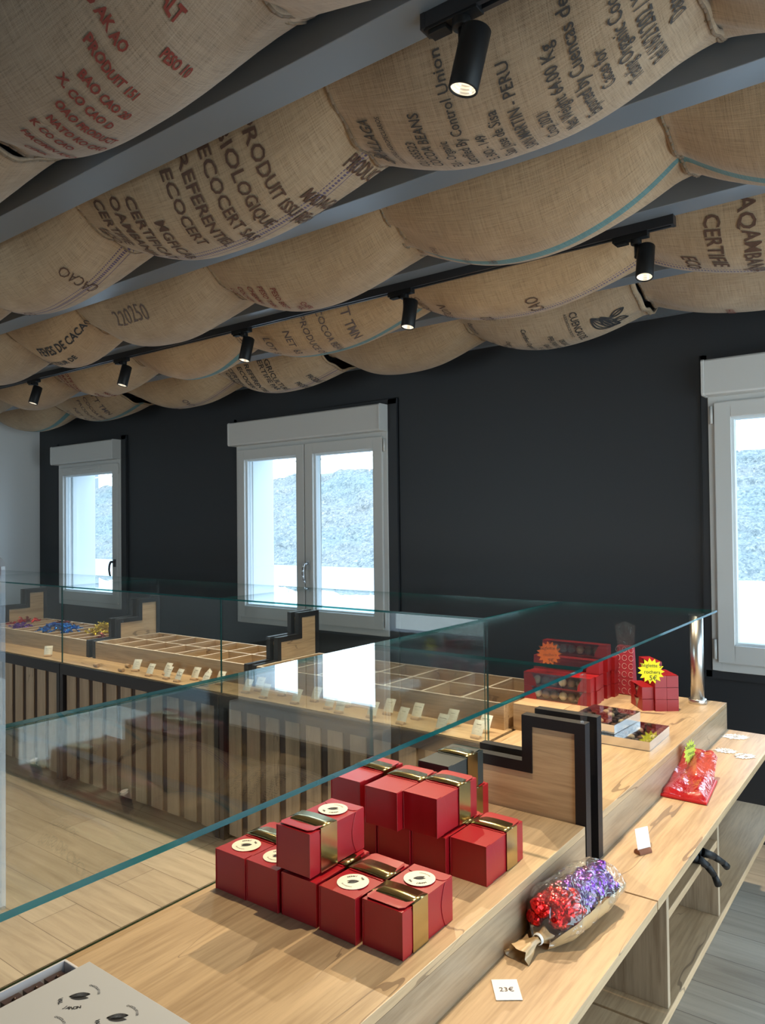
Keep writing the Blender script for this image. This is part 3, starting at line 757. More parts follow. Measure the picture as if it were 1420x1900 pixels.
# ------------------------------------------------------------------ display glass
def pane(name, label, x0, x1, y0, y1, z0, z1, group, edge=None):
    mb = MB(((x0+x1)/2, (y0+y1)/2, z0)); mb.box(x0, x1, y0, y1, z0, z1)
    dims = (abs(x1-x0), abs(y1-y0), abs(z1-z0)); thin = dims.index(min(dims))
    for i in range(6):
        ax = (2, 2, 1, 0, 1, 0)[i]
        mb.m[i] = 0 if ax == thin else 1
    return tag(mb.build(name, [GLASS, edge or GEDGE]), label, 'glass pane', group)
gg = 'glass tops of the counters'; gf = 'upright front glass panes'
pane('glass_sheet', 'glass top over the red gift boxes, near run', -1.415, -.725, -.15, 1.812, ZG, ZG+GT, gg)
pane('glass_sheet', 'glass top resting on the steel post', -1.415, -.735, 1.816, 3.30, ZG, ZG+GT, gg)
for i in range(4):
    a, b = BX[i], BX[i+1]-(0 if i < 3 else -.008)
    pane('glass_sheet', 'glass top of the back run, '+['far left over the pale wall end', 'left over the wrapped sweets', 'in the middle over the empty tray', 'right beside the near run'][i], a+.002, b-.002, 2.56, 3.28, ZG, ZG+GT, gg)
    pane('front_glass', 'upright glass of the back run, '+['far left end', 'in front of the wrapped sweets', 'in front of the empty tray', 'right, before the paired price cards'][i], a+.002, b-.002-(.004 if i == 3 else 0), 2.562, 2.570, ZB, ZG-.001, gf)
pane('front_glass', 'upright glass on the shop side of the red gift boxes', -1.413, -1.405, -.15, 1.812, ZB, ZG-.001, gf)
pane('front_glass', 'upright glass on the shop side between the black panels and the back run', -1.413, -1.405, 1.816, 2.556, ZB, ZG-.001, gf)
fg = 'clear glass support fins on the stepped panels'
for (x, y, l) in ((-.712, 1.78, 'on the stepped panel behind the red gift boxes'),):
    pane('glass_fin', 'clear glass support fin '+l, x-.004, x+.004, y-.012, y+.012, 1.103, ZG-.001, fg, ACRY)
for x, l in ((-2.97, 'before the two-leaf window'), (-4.49, 'right of the left window'), (-6.01, 'at the far left panels')):
    pane('glass_fin', 'clear glass support fin at the rear of the back run '+l, x-.045, x+.045, 3.262, 3.270, 1.103, ZG-.001, fg, ACRY)
# steel post
r = thing('glass_support_post', 'brushed steel post holding up the far corner of the near glass top', 'post', (-.80, 3.225, ZT))
O = r.location
mb = MB(O); mb.cyl((-.80, 3.225, ZT+.014), (-.80, 3.225, 1.212), .0265, 32); mb.build('tube', STEEL, r)
mb = MB(O); mb.lathe([(0, 0), (.034, 0), (.035, .003), (.035, .017), (.033, .02), (.0265, .02)], (-.80, 3.225, ZT), seg=32); mb.build('base_collar', STEEL, r)
mb = MB(O); mb.cyl((-.80, 3.225, 1.212), (-.80, 3.225, ZG-.0005), .031, 28); mb.build('glass_pad', ACRY, r)

# ------------------------------------------------------------------ jute sacks
SURF = {}
def sack_surface(x0, x1, y0, y1, ze, sag, jl, jr, slant, seed, fold=0.0):
    ph = seed*1.37
    def S(s, t):
        t_ = min(max(t, 0), 1); s_ = min(max(s, -.06), 1.06)
        g = (1-abs(2*t_-1)**2.3)
        hh = 1-abs(2*min(max(s_, 0), 1)-1)**2.1
        jo = jl*(1-min(max(s_, 0), 1))+jr*min(max(s_, 0), 1)
        dr = g*(jo+(sag-jo)*hh)
        x = x0+(x1-x0)*s_+((slant[0]*(1-s_)+slant[1]*s_) if isinstance(slant, tuple) else slant)*t_
        y = y0+(y1-y0)*t_
        wob = .006*noise.noise(Vector((x*4+ph, y*4, ph)))*g
        if fold:
            e = abs(2*s_-1)**3; wob += fold*e*sin(t_*22+ph)*g
        return Vector((x, y, ze-dr+wob))
    return S

def make_sack(label, x0, x1, y0, y1, mat, writing=None, ink=None, sag=.235, jl=.085, jr=.105, slant=-.12, seed=0, tint=(1, 1, 1), fold=.007, over=.022, ze=2.775, hem=True, jitter=.0, extra=None):
    S = sack_surface(x0, x1, y0, y1, ze, sag, jl, jr, slant, seed, fold)
    W = .68*(y1-y0)/.55
    Lx = (x1-x0)
    r = thing('jute_sack', label, 'sack', tuple(S(.5, .5)), 'jute cocoa sacks draped between the ceiling beams')
    O = Vector(r.location)
    nu, nv = 56, 30
    me = bpy.data.meshes.new('cloth'); bm = bmesh.new(); uvl = bm.loops.layers.uv.new('UVMap')
    g = []
    for layer in (0, 1):
        rows = []
        for i in range(nu+1):
            s = -over/Lx+(1+2*over/Lx)*i/nu
            col = []
            for j in range(nv+1):
                t = j/nv; p = S(s, t)
                p.z += layer*.010+.004*(s-.5)      # two layers of cloth
                col.append(bm.verts.new(p-O))
            rows.append(col)
        g.append(rows)
    def face(vs, ij, fl=False):
        if fl: vs = vs[::-1]; ij = ij[::-1]
        f = bm.faces.new(vs); f.smooth = True
        for l, (i, j) in zip(f.loops, ij): l[uvl].uv = (Lx*i/nu, W*j/nv)
    for i in range(nu):
        for j in range(nv):
            ij = [(i, j), (i+1, j), (i+1, j+1), (i, j+1)]
            face([g[0][a][b] for a, b in ij], ij, True)
            face([g[1][a][b] for a, b in ij], ij)
    for i in range(nu):
        for j in (0, nv):
            face([g[0][i][j], g[0][i+1][j], g[1][i+1][j], g[1][i][j]], [(i, j), (i+1, j), (i+1, j), (i, j)], j == nv)
    for j in range(nv):
        for i in (0, nu):
            face([g[0][i][j], g[0][i][j+1], g[1][i][j+1], g[1][i][j]], [(i, j), (i, j+1), (i, j+1), (i, j)], i == 0)
    bm.to_mesh(me); bm.free(); me.materials.append(mat)
    ob = bpy.data.objects.new('cloth', me); COL.objects.link(ob); ob.parent = r; ob.color = (*tint, 1)
    def fn(s, t, off=.0035):
        p = S(s, t); e = 1e-3
        n = (S(s+e, t)-S(s-e, t)).cross(S(s, t+e)-S(s, t-e)).normalized()
        if n.z > 0: n = -n
        return p+n*off-O+Vector((0, 0, .004*(s-.5)))
    if hem:
        for si, dd in ((over/Lx*.6+1, 0), (-over/Lx*.6, 0)):
            mb = MB()
            pts = [fn(si, t/20, .001)+O for t in range(21)]
            for i in range(20): mb.cyl(pts[i]-O, pts[i+1]-O, .0042, 6)
            h = mb.build('seam', mat, r); h.color = (tint[0]*.7, tint[1]*.66, tint[2]*.62, 1)
            me = h.data; me.uv_layers.new(name='UVMap')
    groups = writing or []
    if isinstance(groups, dict): groups = [groups]
    for wr in groups:
        KT, KX = wr.get('kt', .70), wr.get('kx', .74)
        d = Draw()
        for ln in wr['lines']:
            txt, a, b, size = ln[:4]
            rnd = random.Random(hash(len(txt)*7+int(a*1000)))
            vf = text2d(txt, size, bold=wr.get('bold', 0), cx=wr.get('cx', 1.0))
            vs, fs = vf
            if wr.get('hand'):
                vs = [(x+.07*size*noise.noise(Vector((x*9/size*.1+a*50, y*9/size*.1, seed))), y+.13*size*noise.noise(Vector((x*4/size*.2+b*30, y*2/size*.1, seed+5)))+.22*y*0) for x, y in vs]
            # reading direction
            d.parts.append(([(a+0*x, b, x, y) for x, y in vs], fs))
        mb = MB(); D = wr.get('dir', 'Y+')
        for vs, fs in d.parts:
            out = []
            for (a, b, x, y) in vs:
                if D == 'Y+': s, t = a+y/Lx, b*KT+x*KX/W
                elif D == 'Y-': s, t = a-y/Lx, b*KT-x*KX/W
                else: s, t = a+x*.9/Lx, b*KT-y/W
                out.append(fn(s, t))
            mb.add(out, fs)
        if wr.get('draw'):
            dr, (a, b), sc = wr['draw']
            for vs, fs in dr.parts:
                out = []
                for (x, y) in vs:
                    x *= sc; y *= sc
                    if D == 'Y+': s, t = a+y/Lx, b*KT+x/W
                    elif D == 'Y-': s, t = a-y/Lx, b*KT-x/W
                    else: s, t = a+x/Lx, b*KT-y/W
                    out.append(fn(s, t))
                mb.add(out, fs)
        print_on(ob, mb.v, mb.f, wr['ink'])
    return r

def colW(cols, size, hand=True, ink=None, bold=.02, dir='Y+', cx=1.0, draw=None):
    d = dict(lines=[(t, a, b, size if len(c) < 4 else c[3]) for c in cols for (t, a, b) in [c[:3]]], ink=ink or INKB, hand=hand, bold=bold, dir=dir, cx=cx)
    if draw: d['draw'] = draw
    return d

Rw = [(.715, 1.262), (1.395, 1.932), (2.055, 2.632), (2.755, 3.302), (3.425, 4.02)]
# row 0, nearest
y0, y1 = Rw[0]
make_sack('coarse jute sack with faded red brush writing at the top left corner', -2.02, -1.02, y0, y1, B_TOP, [
    colW([('2012-2-15 ALT', .86, .10, .050), ('PESO 10', .785, .62), ('PENO AK AO', .72, .12), ('PRODUIT 151', .655, .34), ('BAO CAO 20', .59, .42), ('X. CO CAO D', .53, .38), ('OAO PRODUCT', .47, .46), ('NATO KO CAO', .41, .50), ('K CO CAO', .35, .48), ('HACIMIN KAO', .28, .52), ('CEMIK', .20, .66)], .040, ink=INKR, bold=.035)], seed=1, tint=(.95, .93, .90), sag=.225)
make_sack('plain grey jute sack cut by the left edge, behind the one with red writing', -3.1, -2.06, y0, y1, B_GREY, seed=2, sag=.22)
make_sack('smooth pale jute sack at the top edge right of the red writing', -1.02, .0, y0, y1, B_GREY, seed=3, tint=(1.15, 1.12, 1.1))
make_sack('plain jute sack nearest the top right, mostly out of the picture', .04, 1.0, y0, y1, B_PLAIN, seed=4)
# row 1
y0, y1 = Rw[1]
prod = [('PRODUIT ISSU DE', .735, .03), ('BIOLOGIQUE', .655, .03), ('ECOCERT SAS', .575, .06), ('REFERENTIEL', .495, .05), ('ECOCERT', .42, .08), ('MGFICAB', .315, .30), ('CERTIFICAT', .24, .13), ('OAMBANJA', .17, .11), ('CERTIFIE', .095, .10), ('ECO', .03, .34)]
rod2 = [('PRODUC', .93, .64), ('MADAGAS', .80, .60), ('AGRICULT', .72, .80)]
make_sack('jute sack with brown capitals and purple woven lines, left of the big spotlight', -2.42, -1.22, y0, y1, B_PURP, [colW(prod+rod2, .072, ink=INKB, bold=.012)], seed=5, jr=.095)
hu = [('HUALLAGA', .085, .90, .055), ('PRODUCTORES AGROPECUARIOS', .135, .99, .022), ('ICU: 855523', .225, .96, .042), ('COCOA BEANS', .275, .93, .046), ('EU - Organic', .335, .99, .040), ('Certified By Control Union', .392, 1.0, .043), ('E. BIO - 149', .455, .98, .040), ('San Jose de Sisa', .51, .98, .044), ('SAN MARTIN - PERU', .575, .99, .044), ('Crop 2021', .64, .94, .040), ('Net Weight 64.00 Kg', .695, .99, .044), ('Exported by Cuencas del Huallaga', .755, 1.05, .046), ('Cacao for', .81, .78, .042), ('Trading Organic Cocoa B.V', .865, .95, .044), ('Ref. 616/21202 / Your ref. PTC20013', .925, .99, .046), ('Date - 00', .985, .72, .044)]
make_sack('jute sack with printed black export text behind the big spotlight', -1.22, -.38, y0, y1, B_GREY, [dict(lines=[(t, a, min(b, .97), s) for t, a, b, s in hu], ink=INKT, hand=False, bold=.01, dir='Y-', cx=.92, kt=.585, draw=(pod_logo(1, .07), (.05, .93), .045))], seed=6, tint=(1.05, .98, .92), jl=.10, jr=.08, slant=(-0.12, -0.02))
make_sack('plain jute sack gathered in folds at the top right corner', -.36, .62, y0, y1, B_GREY, seed=7, fold=.012, jl=.06, tint=(1.05, .98, .9), slant=(-0.02, 0))
make_sack('jute sack with purple lines and sparse brown letters at the left edge', -3.5, -2.42, y0, y1, B_PURP, [colW([('CACAO', .80, .86, .085), ('22', .38, .80, .085), ('2022 T', .28, .97, .085)], .08, ink=INKB, bold=-.004, dir='Y-')], seed=8)
make_sack('plain jute sack beyond the left edge in the second row', -4.5, -3.5, y0, y1, B_PLAIN, seed=9)
# row 2
y0, y1 = Rw[2]
make_sack('long jute sack with one teal stripe in the middle of the ceiling', -1.55, -.60, y0, y1, B_TEAL, [colW([('Indonesia', .12, .52, .045), ('Finesta', .24, .62, .04), ('98', .34, .66, .05)], .045, ink=INKP, bold=-.005)], seed=10, jl=.10, jr=.06, sag=.25, tint=(.98, .93, .88), slant=(-0.1, -0.02))
make_sack('jute sack with a teal stripe along its lower edge at the right border', -.58, .42, y0, y1, B_TEAL, seed=11, jl=.07, sag=.25, tint=(.96, .92, .88), slant=(-0.02, 0))
make_sack('jute sack with small faded red lines left of the long teal striped one', -2.52, -1.55, y0, y1, B_PLAIN, [colW([('PESO BRET', .34, .34), ('PESO TARA', .27, .32), ('CHERIMA', .20, .33), ('COCHERA', .13, .35), ('LOT 17', .07, .40), ('CHERI', .45, .56), ('HKL', .41, .62)], .044, ink=INKR, bold=.012)], seed=12, tint=(.98, .93, .86), slant=(-0.14, -0.1))
make_sack('jute sack numbered 220250 in thin pen', -3.55, -2.52, y0, y1, B_PLAIN, [colW([('220250', .30, .30, .10)], .1, ink=INKP, bold=-.006, dir='X+')], seed=13, slant=(-0.2, -0.14))
make_sack('jute sack stencilled with fancy black French capitals', -4.28, -3.55, y0, y1, B_PLAIN, [dict(lines=[('FEVES DE CACAO', .34, .44, .074), ('PRODUCTEUR DE', .10, .68, .060), ('K Equateur', .16, .86, .045)], ink=INK, hand=False, bold=.022, dir='X+', cx=1.0, kt=.62)], seed=14, tint=(1.08, 1.0, .9), slant=(-0.15, -0.2))
make_sack('plain jute sack at the left edge beside the stencilled capitals', -5.25, -4.28, y0, y1, B_PLAIN, seed=15, slant=(-0.15, -0.15))
make_sack('plain jute sack hidden beyond the left edge, third row', -6.25, -5.25, y0, y1, B_PLAIN, seed=16, slant=(-0.15, -0.15))
# row 3
y0, y1 = Rw[3]
cert = [('CERTIFICAT', .47, .02), ('AQAMBANJA', .37, .06), ('CERTIFIE', .26, .12), ('ECO', .17, .45), ('REFERENTI', .58, .02), ('PRODUIT', .70, .02)]
make_sack('jute sack with large brown capitals at the right edge behind the right hand spotlight', -.93, .16, y0, y1, B_PURP, [colW(cert, .078, ink=INKB, bold=.014)], seed=17, sag=.245, slant=(-0.03, 0))
make_sack('jute sack with purple lines and loose brown letters right of the middle spotlight', -2.0, -.93, y0, y1, B_PURP, [colW([('CAO', .62, .72, .085), ('2022', .38, .90, .085), ('TATION', .20, .85, .075), ('SON 15', .08, .70, .07), ('NIC', .14, .95, .06)], .08, ink=INKB, bold=-.002, dir='Y-')], seed=18, tint=(1.1, 1.02, .9), slant=(-0.06, -0.03))
ttm = [('PTT TMN', .70, .02, .085), ('COCOA BEAN', .58, .10, .062), ('PRODUCE OF', .48, .12, .062), ('NET  63', .36, .22, .07), ('LOT. S', .22, .28, .075)]
make_sack('jute sack with thin brown capitals and a teal stripe left of the middle spotlight', -3.2, -2.0, y0, y1, B_TEAL, [colW(ttm, .07, ink=INKP, bold=.004)], seed=19, tint=(1.08, .98, .84), slant=(-0.12, -0.06))
make_sack('unwritten jute sack with a teal stripe behind the third spotlight', -4.15, -3.2, y0, y1, B_TEAL, seed=20, tint=(1.08, .97, .84))
make_sack('jute sack with small red lines between the two left spotlights', -5.1, -4.15, y0, y1, B_PLAIN, [colW([('PESO BRUT', .12, .15), ('TARA NETO', .18, .12), ('LOTE CAO', .25, .10), ('CHERICO', .42, .52), ('HKLA MAN', .52, .55)], .05, ink=INKR, bold=.02)], seed=21, tint=(1.05, .98, .88))
make_sack('plain jute sack behind the leftmost spotlight', -6.1, -5.1, y0, y1, B_PLAIN, seed=22, tint=(1.05, .98, .9))
make_sack('jute sack with black stencilled capitals at the left edge, far row', -7.3, -6.1, y0, y1, B_PLAIN, [dict(lines=[('ON DE CACAO', .55, .62, .07), ('TEUR DE', .55, .86, .055)], ink=INK, hand=False, bold=.02, dir='X+')], seed=23)
# row 4, along the dark wall
y0, y1 = Rw[4]
cu = [('CUENCAS DEL', .685, .22, .056), ('ASOCIACION DE PRODUCT', .655, .22, .020), ('ORGANIC', .575, .52, .040), ('PERUVIAN COCOA', .525, .42, .040), ('GRADE 1', .475, .55, .040), ('Certified Organic By', .385, .28, .040), ('PE - BIO 149', .43, .62, .036), ('Origin - San Jose', .255, .45, .038), ('SAN MARTIN', .215, .55, .038), ('Net Weight', .14, .55, .036), ('Exported by', .055, .22, .040)]
make_sack('jute sack with a printed cocoa pod drawing, along the dark wall', -2.08, -1.16, y0, y1, B_GREY, [dict(lines=[(t, a, b, s) for t, a, b, s in cu], ink=INK, hand=False, bold=.008, dir='Y+', cx=.9, draw=(pod_logo(1, .085), (.84, .56), .105))], seed=24, slant=-.03, tint=(1.05, .99, .92), sag=.23, jr=.12, over=.05)
make_sack('jute sack with faint red marks at the right border along the dark wall', -1.08, .02, y0, y1, B_GREY, [colW([('HACIM', .30, .62), ('XLOT', .55, .50), ('PESO', .66, .45)], .055, ink=INKR, bold=.01)], seed=25, slant=-.03, tint=(1.02, .95, .88), sag=.21)
make_sack('plain jute sack along the dark wall above the gap between windows', -3.08, -2.08, y0, y1, B_PLAIN, seed=26, tint=(.97, .92, .86), slant=-.03, sag=.24)
agr = [('PRODUIT', .80, .45), ('AGRICULTURE', .55, .03), ('ERTIFIE PAR', .49, .08), ('REFERENTIEL', .36, .10), ('ECOCERT', .28, .12), ('CERTIFICAT', .18, .12), ('OAMBANJA', .12, .2), ('PRODUC', .68, .5)]
make_sack('jute sack crowded with dark capitals above the two-leaf window', -4.12, -3.12, y0, y1, B_PURP, [colW(agr, .064, ink=INKT, bold=.012)], seed=27, tint=(1.1, 1.05, .98), slant=-.03, jr=.15)
make_sack('jute sack with sparse letters and purple lines left of the two-leaf window top', -5.25, -4.12, y0, y1, B_PURP, [colW([('CAO', .62, .70, .085), ('2022', .42, .88, .085), ('NOTAT', .20, .9, .07), ('SUC', .10, .7, .07)], .08, ink=INKP, bold=.006, dir='Y-')], seed=28, tint=(1.08, 1.0, .88), slant=-.03)
make_sack('jute sack with thin capitals and a short teal stripe above the left window', -6.35, -5.3, y0, y1, B_TEAL, [colW(ttm, .075, ink=INKP, bold=.004)], seed=29, tint=(1.02, .96, .88), slant=-.03, jr=.15)
make_sack('plain teal striped jute sack in the far left corner by the pale wall', -7.5, -6.35, y0, y1, B_TEAL, seed=30, tint=(1.05, .98, .88), slant=-.03)

# ------------------------------------------------------------------ tracks and spotlights
def track(label, x0, x1, y, z):
    r = thing('lighting_track', label, 'lighting track', ((x0+x1)/2, y, z), 'black ceiling tracks')
    O = r.location
    mb = MB(O); h = .034; w = .018
    mb.prism([(y-w, z), (y-w, z-h), (y-.006, z-h), (y-.006, z-h+.012), (y+.006, z-h+.012), (y+.006, z-h), (y+w, z-h), (y+w, z)], 'X', x0, x1)
    mb.build('rail', BLACK, r)
    for e, s in ((x1, 1), (x0, -1)):
        mb = MB(O); mb.box(e, e+s*.012, y-w-.001, y+w+.001, z-h-.001, z); mb.build('end_cap', BLACK, r)
    return r
track('long black track across the room under the fourth beam carrying five spotlights', XL+.05, -.742, 2.745, 2.70)
track('black track end at the top carrying the nearest spotlight', -.858, 1.3, 1.335, 2.70)

def spot_proto(loc, tilt, label, group, rz=0):
    r = thing('spotlight', label, 'spotlight', loc, group)
    mb = MB(); mb.box(-.085, .045, -.0165, .0165, -.020, .0); mb.box(-.075, -.03, -.014, .014, -.030, -.02); mb.lathe([(0, -.02), (.020, -.02), (.020, -.038), (.017, -.040), (0, -.040)], (0, 0, 0), seg=20)
    mb.build('track_adapter', BLACKM, r, bevel=.0015)
    mb = MB(); mb.cyl((0, 0, -.038), (0, 0, -.082), .0075, 12); mb.ball((0, 0, -.084), .0085, seg=10); mb.build('stem', BLACKM, r)
    ax = Vector(tilt).normalized(); side = Vector((.036, 0, 0)); c0 = Vector((.036, 0, -.055)); h = .128; R = .0315
    mb = MB(); mb.lathe([(0, 0), (R-.003, 0), (R, .003), (R, h-.002), (R-.0015, h), (R-.0045, h), (R-.0045, h-.004)], c0, ax, 32)
    body = mb.build('lamp_body', BLACKM, r)
    mb = MB(); pr = []
    for k in range(7):
        hh = h-.004-k*.0065; rr = R-.0045-k*.0017
        pr += [(rr, hh), (rr-.0004, hh-.0045), (rr-.0015, hh-.0052)]
    pr.append((0.017, h-.052)); pr.append((.0165, h-.052)); mb.lathe(pr, c0, ax, 32); mb.build('reflector', REFL, body)
    mb = MB(); mb.lathe([(.0168, 0), (0, 0)], c0+ax*(h-.051), ax, 24); mb.build('led', LED, body)
    return r, c0, ax, h

SPOTS = [((-.778, 1.335, 2.680), (-.22, -.10, -1), 'large looking black spotlight nearest the viewer at the top'),
         ((-.868, 2.745, 2.666), (.02, -.28, -1), 'black spotlight at the right end of the long track'),
         ((-1.915, 2.745, 2.666), (-.03, -.20, -1), 'black spotlight in the middle of the picture, second from the right on the long track'),
         ((-2.975, 2.745, 2.666), (-.06, -.22, -1), 'black spotlight third from the right on the long track'),
         ((-4.08, 2.745, 2.666), (-.05, -.25, -1), 'black spotlight second from the left on the long track'),
         ((-5.15, 2.745, 2.666), (-.05, -.28, -1), 'black spotlight at the far left of the long track')]
LIGHTS = []
for loc, tl, lb in SPOTS:
    r, c0, ax, h = spot_proto(loc, tl, lb, 'black track spotlights')
    LIGHTS.append((Vector(loc)+c0+ax*(h+.004), ax))

# ------------------------------------------------------------------ red gift boxes
BW, BD, BH = .088, .165, .081
def gift_box(card, loc, label, sticker):
    """local: width along x (0..BW), depth along y (0..BD); band nearer to y=0"""
    r = thing('gift_box', label, 'gift box', loc, 'small gift boxes with gold bands')
    hw, hd = BW/2, BD/2
    mb = MB(); t = .0015
    mb.box(-hw+t, hw-t, -hd+t, hd-t, 0, BH-.001)
    # tapering side flaps with a curved edge
    for s in (1, -1):
        for (ys, n) in ((-1, 1), (1, 1)):
            pts = [(-hd, 0)]+[(-hd+.026+.013*sin(pi*k/8), BH*k/8) for k in range(9)]+[(-hd, BH)]
            pts = [(y*-ys if False else (y if ys < 0 else -y), z) for y, z in pts]
            mb.prism(pts, 'X', s*(hw-t), s*(hw-t+.0014))
    mb.build('box_body', card, r, bevel=.0006)
    # lid: two flaps, one with rounded corners and slightly raised
    mb = MB()
    mb.box(-hw, hw, -hd, hd, BH-.001, BH+.0004)
    for s in (-1, 1):
        f = []
        L0 = .028
        f = [(-hw+.001, s*hd)]+[(-hw+.001+.012*(1-cos(pi/2*k/5)), s*(hd-L0+.012-.012*sin(pi/2*k/5)-.0)) for k in range(6)]+[(hw-.001-.012*(1-cos(pi/2*(5-k)/5)), s*(hd-L0+.012-.012*sin(pi/2*(5-k)/5))) for k in range(6)]+[(hw-.001, s*hd)]
        mb.prism(f, 'Z', BH+.0004, BH+.0016)
    f = [(-hw+.003, -hd+.012), (-hw+.010, -hd+.004), (hw-.010, -hd+.004), (hw-.003, -hd+.012), (hw-.003, .0), (-hw+.003, .0)]
    z1 = BH+.0018
    mb.add([(x, y, z1+(.0035 if y < -hd+.02 else 0)) for x, y in f]+[(x, y, z1-.001+(.0035 if y < -hd+.02 else 0)) for x, y in f], [[0, 1, 2, 3, 4, 5], [11, 10, 9, 8, 7, 6]]+[[i, (i+1) % 6, 6+(i+1) % 6, 6+i] for i in range(6)])
    mb.build('lid_flap', card, r)
    mb = MB(); b0, b1 = -hd+.030, -hd+.078; q = .0012
    def U(off):
        pts = [(-hw-off, 0)]
        for k in range(9):
            x = -hw-off+(BW+2*off)*k/8; pts.append((x, BH+.0018+off+.0022*sin(pi*k/8)))
        return pts+[(hw+off, 0)]
    o_, i_ = U(.0016), U(.0008)
    n = len(o_)
    for k in range(n-1):
        vs = [(*(o_[k][0], b0), o_[k][1]), (o_[k+1][0], b0, o_[k+1][1]), (o_[k+1][0], b1, o_[k+1][1]), (o_[k][0], b1, o_[k][1])]
        vi = [(i_[k][0], b0, i_[k][1]), (i_[k+1][0], b0, i_[k+1][1]), (i_[k+1][0], b1, i_[k+1][1]), (i_[k][0], b1, i_[k][1])]
        mb.add(vs+vi, [(0, 1, 2, 3), (7, 6, 5, 4), (0, 4, 5, 1), (3, 2, 6, 7)], 0, 0 < k < n-2)
    mb.build('gold_band', GOLD, r)
    if sticker:
        mb = MB(); sy = hd-.046; mb.cyl((0, sy, BH+.0022), (0, sy, BH+.0030), .030, 36)
        st = mb.build('sticker', CREAM, r)
        rot = pi*.15
        c_, s_ = cos(rot), sin(rot)
        plane_print(BADGE, 'sticker_print', INK, st, lambda x, y: (.026*(x*c_-y*s_), sy+.026*(x*s_+y*c_), BH+.0033))
    return r
protoS = gift_box(REDC, (0, 0, 0), 'x', True)
protoP = gift_box(REDC, (0, 0, 0), 'x', False)
protoD = gift_box(DARKC, (0, 0, 0), 'x', False)
# x left edge, y front edge, level, flipped, sticker, label
Z0 = ZT; used = set()
boxes = [
 (-.833, 1.040, 0, 0, 'S', 'red gift box at the right front corner, round sticker behind its gold band'),
 (-.926, 1.030, 0, 1, 'S', 'red gift box second from the right in the front row, sticker on its front end'),
 (-1.024, 1.030, 0, 1, 'P', 'red gift box in the front row under the single stacked one'),
 (-1.118, 1.026, 0, 1, 'S', 'red gift box in the front row with half its sticker hidden by the stacked box'),
 (-1.208, 1.024, 0, 1, 'S', 'red gift box at the left end of the front row, sticker fully visible'),
 (-1.038, 1.031, 1, 0, 'S', 'red gift box standing alone on top of the front row'),
 (-.841, 1.352, 0, 1, 'P', 'red gift box at the right end of the back row, bottom layer'),
 (-.932, 1.340, 0, 1, 'P', 'red gift box of the back row bottom layer, second from the right'),
 (-1.023, 1.335, 0, 1, 'P', 'red gift box of the back row bottom layer, third from the right'),
 (-1.114, 1.333, 0, 1, 'P', 'red gift box of the back row bottom layer, at its left end'),
 (-.938, 1.318, 1, 1, 'P', 'red gift box on the top layer of the back row, right of three'),
 (-1.029, 1.298, 1, 1, 'P', 'red gift box on the top layer of the back row, middle of three'),
 (-1.135, 1.306, 1, 1, 'P', 'red gift box on the top layer of the back row, left of three'),
 (-1.023, 1.525, 0, 1, 'P', 'red gift box hidden under the dark one behind the back row'),
 (-1.028, 1.510, 1, 1, 'D', 'dark gift box with a gold band behind the top layer')]
for (x, y, lv, fl, kd, lb) in boxes:
    pr = {'S': protoS, 'P': protoP, 'D': protoD}[kd]
    rz = (pi if fl else 0)+radians(random.uniform(-1.2, 1.2))
    loc = (x+BW/2, y+BD/2, Z0+lv*(BH+.0062))
    if kd not in used: used.add(kd); pr.location = loc; pr.rotation_euler = (0, 0, rz); pr['label'] = lb
    else: copy_tree(pr, None, loc, rz, lb)

# ------------------------------------------------------------------ price cards in corks
def price_tag(loc, rz, label, style=0, group='price cards held in corks on the counter ledge'):
    """cork half lying down; curved card leaning back; card faces -y"""
    r = thing('price_card', label, 'price card', loc, group, rz)
    mb = MB(); L_ = .042
    pts = [(.0115*cos(a), .0115*sin(a)+.0005) for a in [pi*k/12 for k in range(13)]]
    pts = [(-.0115, 0)]+[(-.0115*cos(pi*k/12), .0015+.0115*sin(pi*k/12)) for k in range(13)]+[(.0115, 0)]
    mb.prism([(y, z) for y, z in pts], 'X', -L_/2, L_/2)
    mb.build('cork', CORK, r, bevel=.0008)
    W_, H_ = .052, .064
    def C(x, y, off=0):   # card surface
        t = y/H_
        yy = .004+.020*t+.010*t*t-off; zz = .0115+H_*t*(.93-.08*t)
        return (x, yy, zz)
    mb = MB(); n = 8; vs = []; fs = []
    for k in range(n+1):
        for x in (-W_/2, W_/2): vs.append(C(x, H_*k/n))
    for k in range(n+1):
        for x in (-W_/2, W_/2): q = C(x, H_*k/n); vs.append((q[0], q[1]+.0006, q[2]))
    for k in range(n):
        a = 2*k; b = a+2*(n+1)
        fs += [(a, a+1, a+3, a+2), (b+2, b+3, b+1, b), (a+2, b+2, b, a), (a+1, b+1, b+3, a+3)]
    mb.add(vs, fs, 0, True); cd = mb.build('card', PAPER, r)
    d = Draw()
    if style == 1:
        for i, s in enumerate(('Chocolat au', 'lait', 'SANS SUCRE')): d.add(text2d(s, .0072, align='CENTER', bold=.02), 0, .042-.0095*i)
    else:
        d.add(text2d(['Carre Praline', 'Noisette', 'Ganache', 'Orangette', 'Caramel'][style % 5], .0068, align='CENTER', bold=.02), 0, .043)
        for i in range(3): d.add(text2d(['cacao, sucre, noisettes', 'lait, beurre de cacao', 'Prix  100 g'][i], .0036, align='CENTER'), 0, .035-.006*i-(.006 if i == 2 else 0))
    plane_print(d, 'card_print', INKT, cd, lambda x, y: C(x, y, .0006))
    return r
tp0 = price_tag((0, 0, 0), 0, 'x', 0); tp1 = price_tag((0, 0, 0), 0, 'x', 1); tp2 = price_tag((0, 0, 0), 0, 'x', 2)
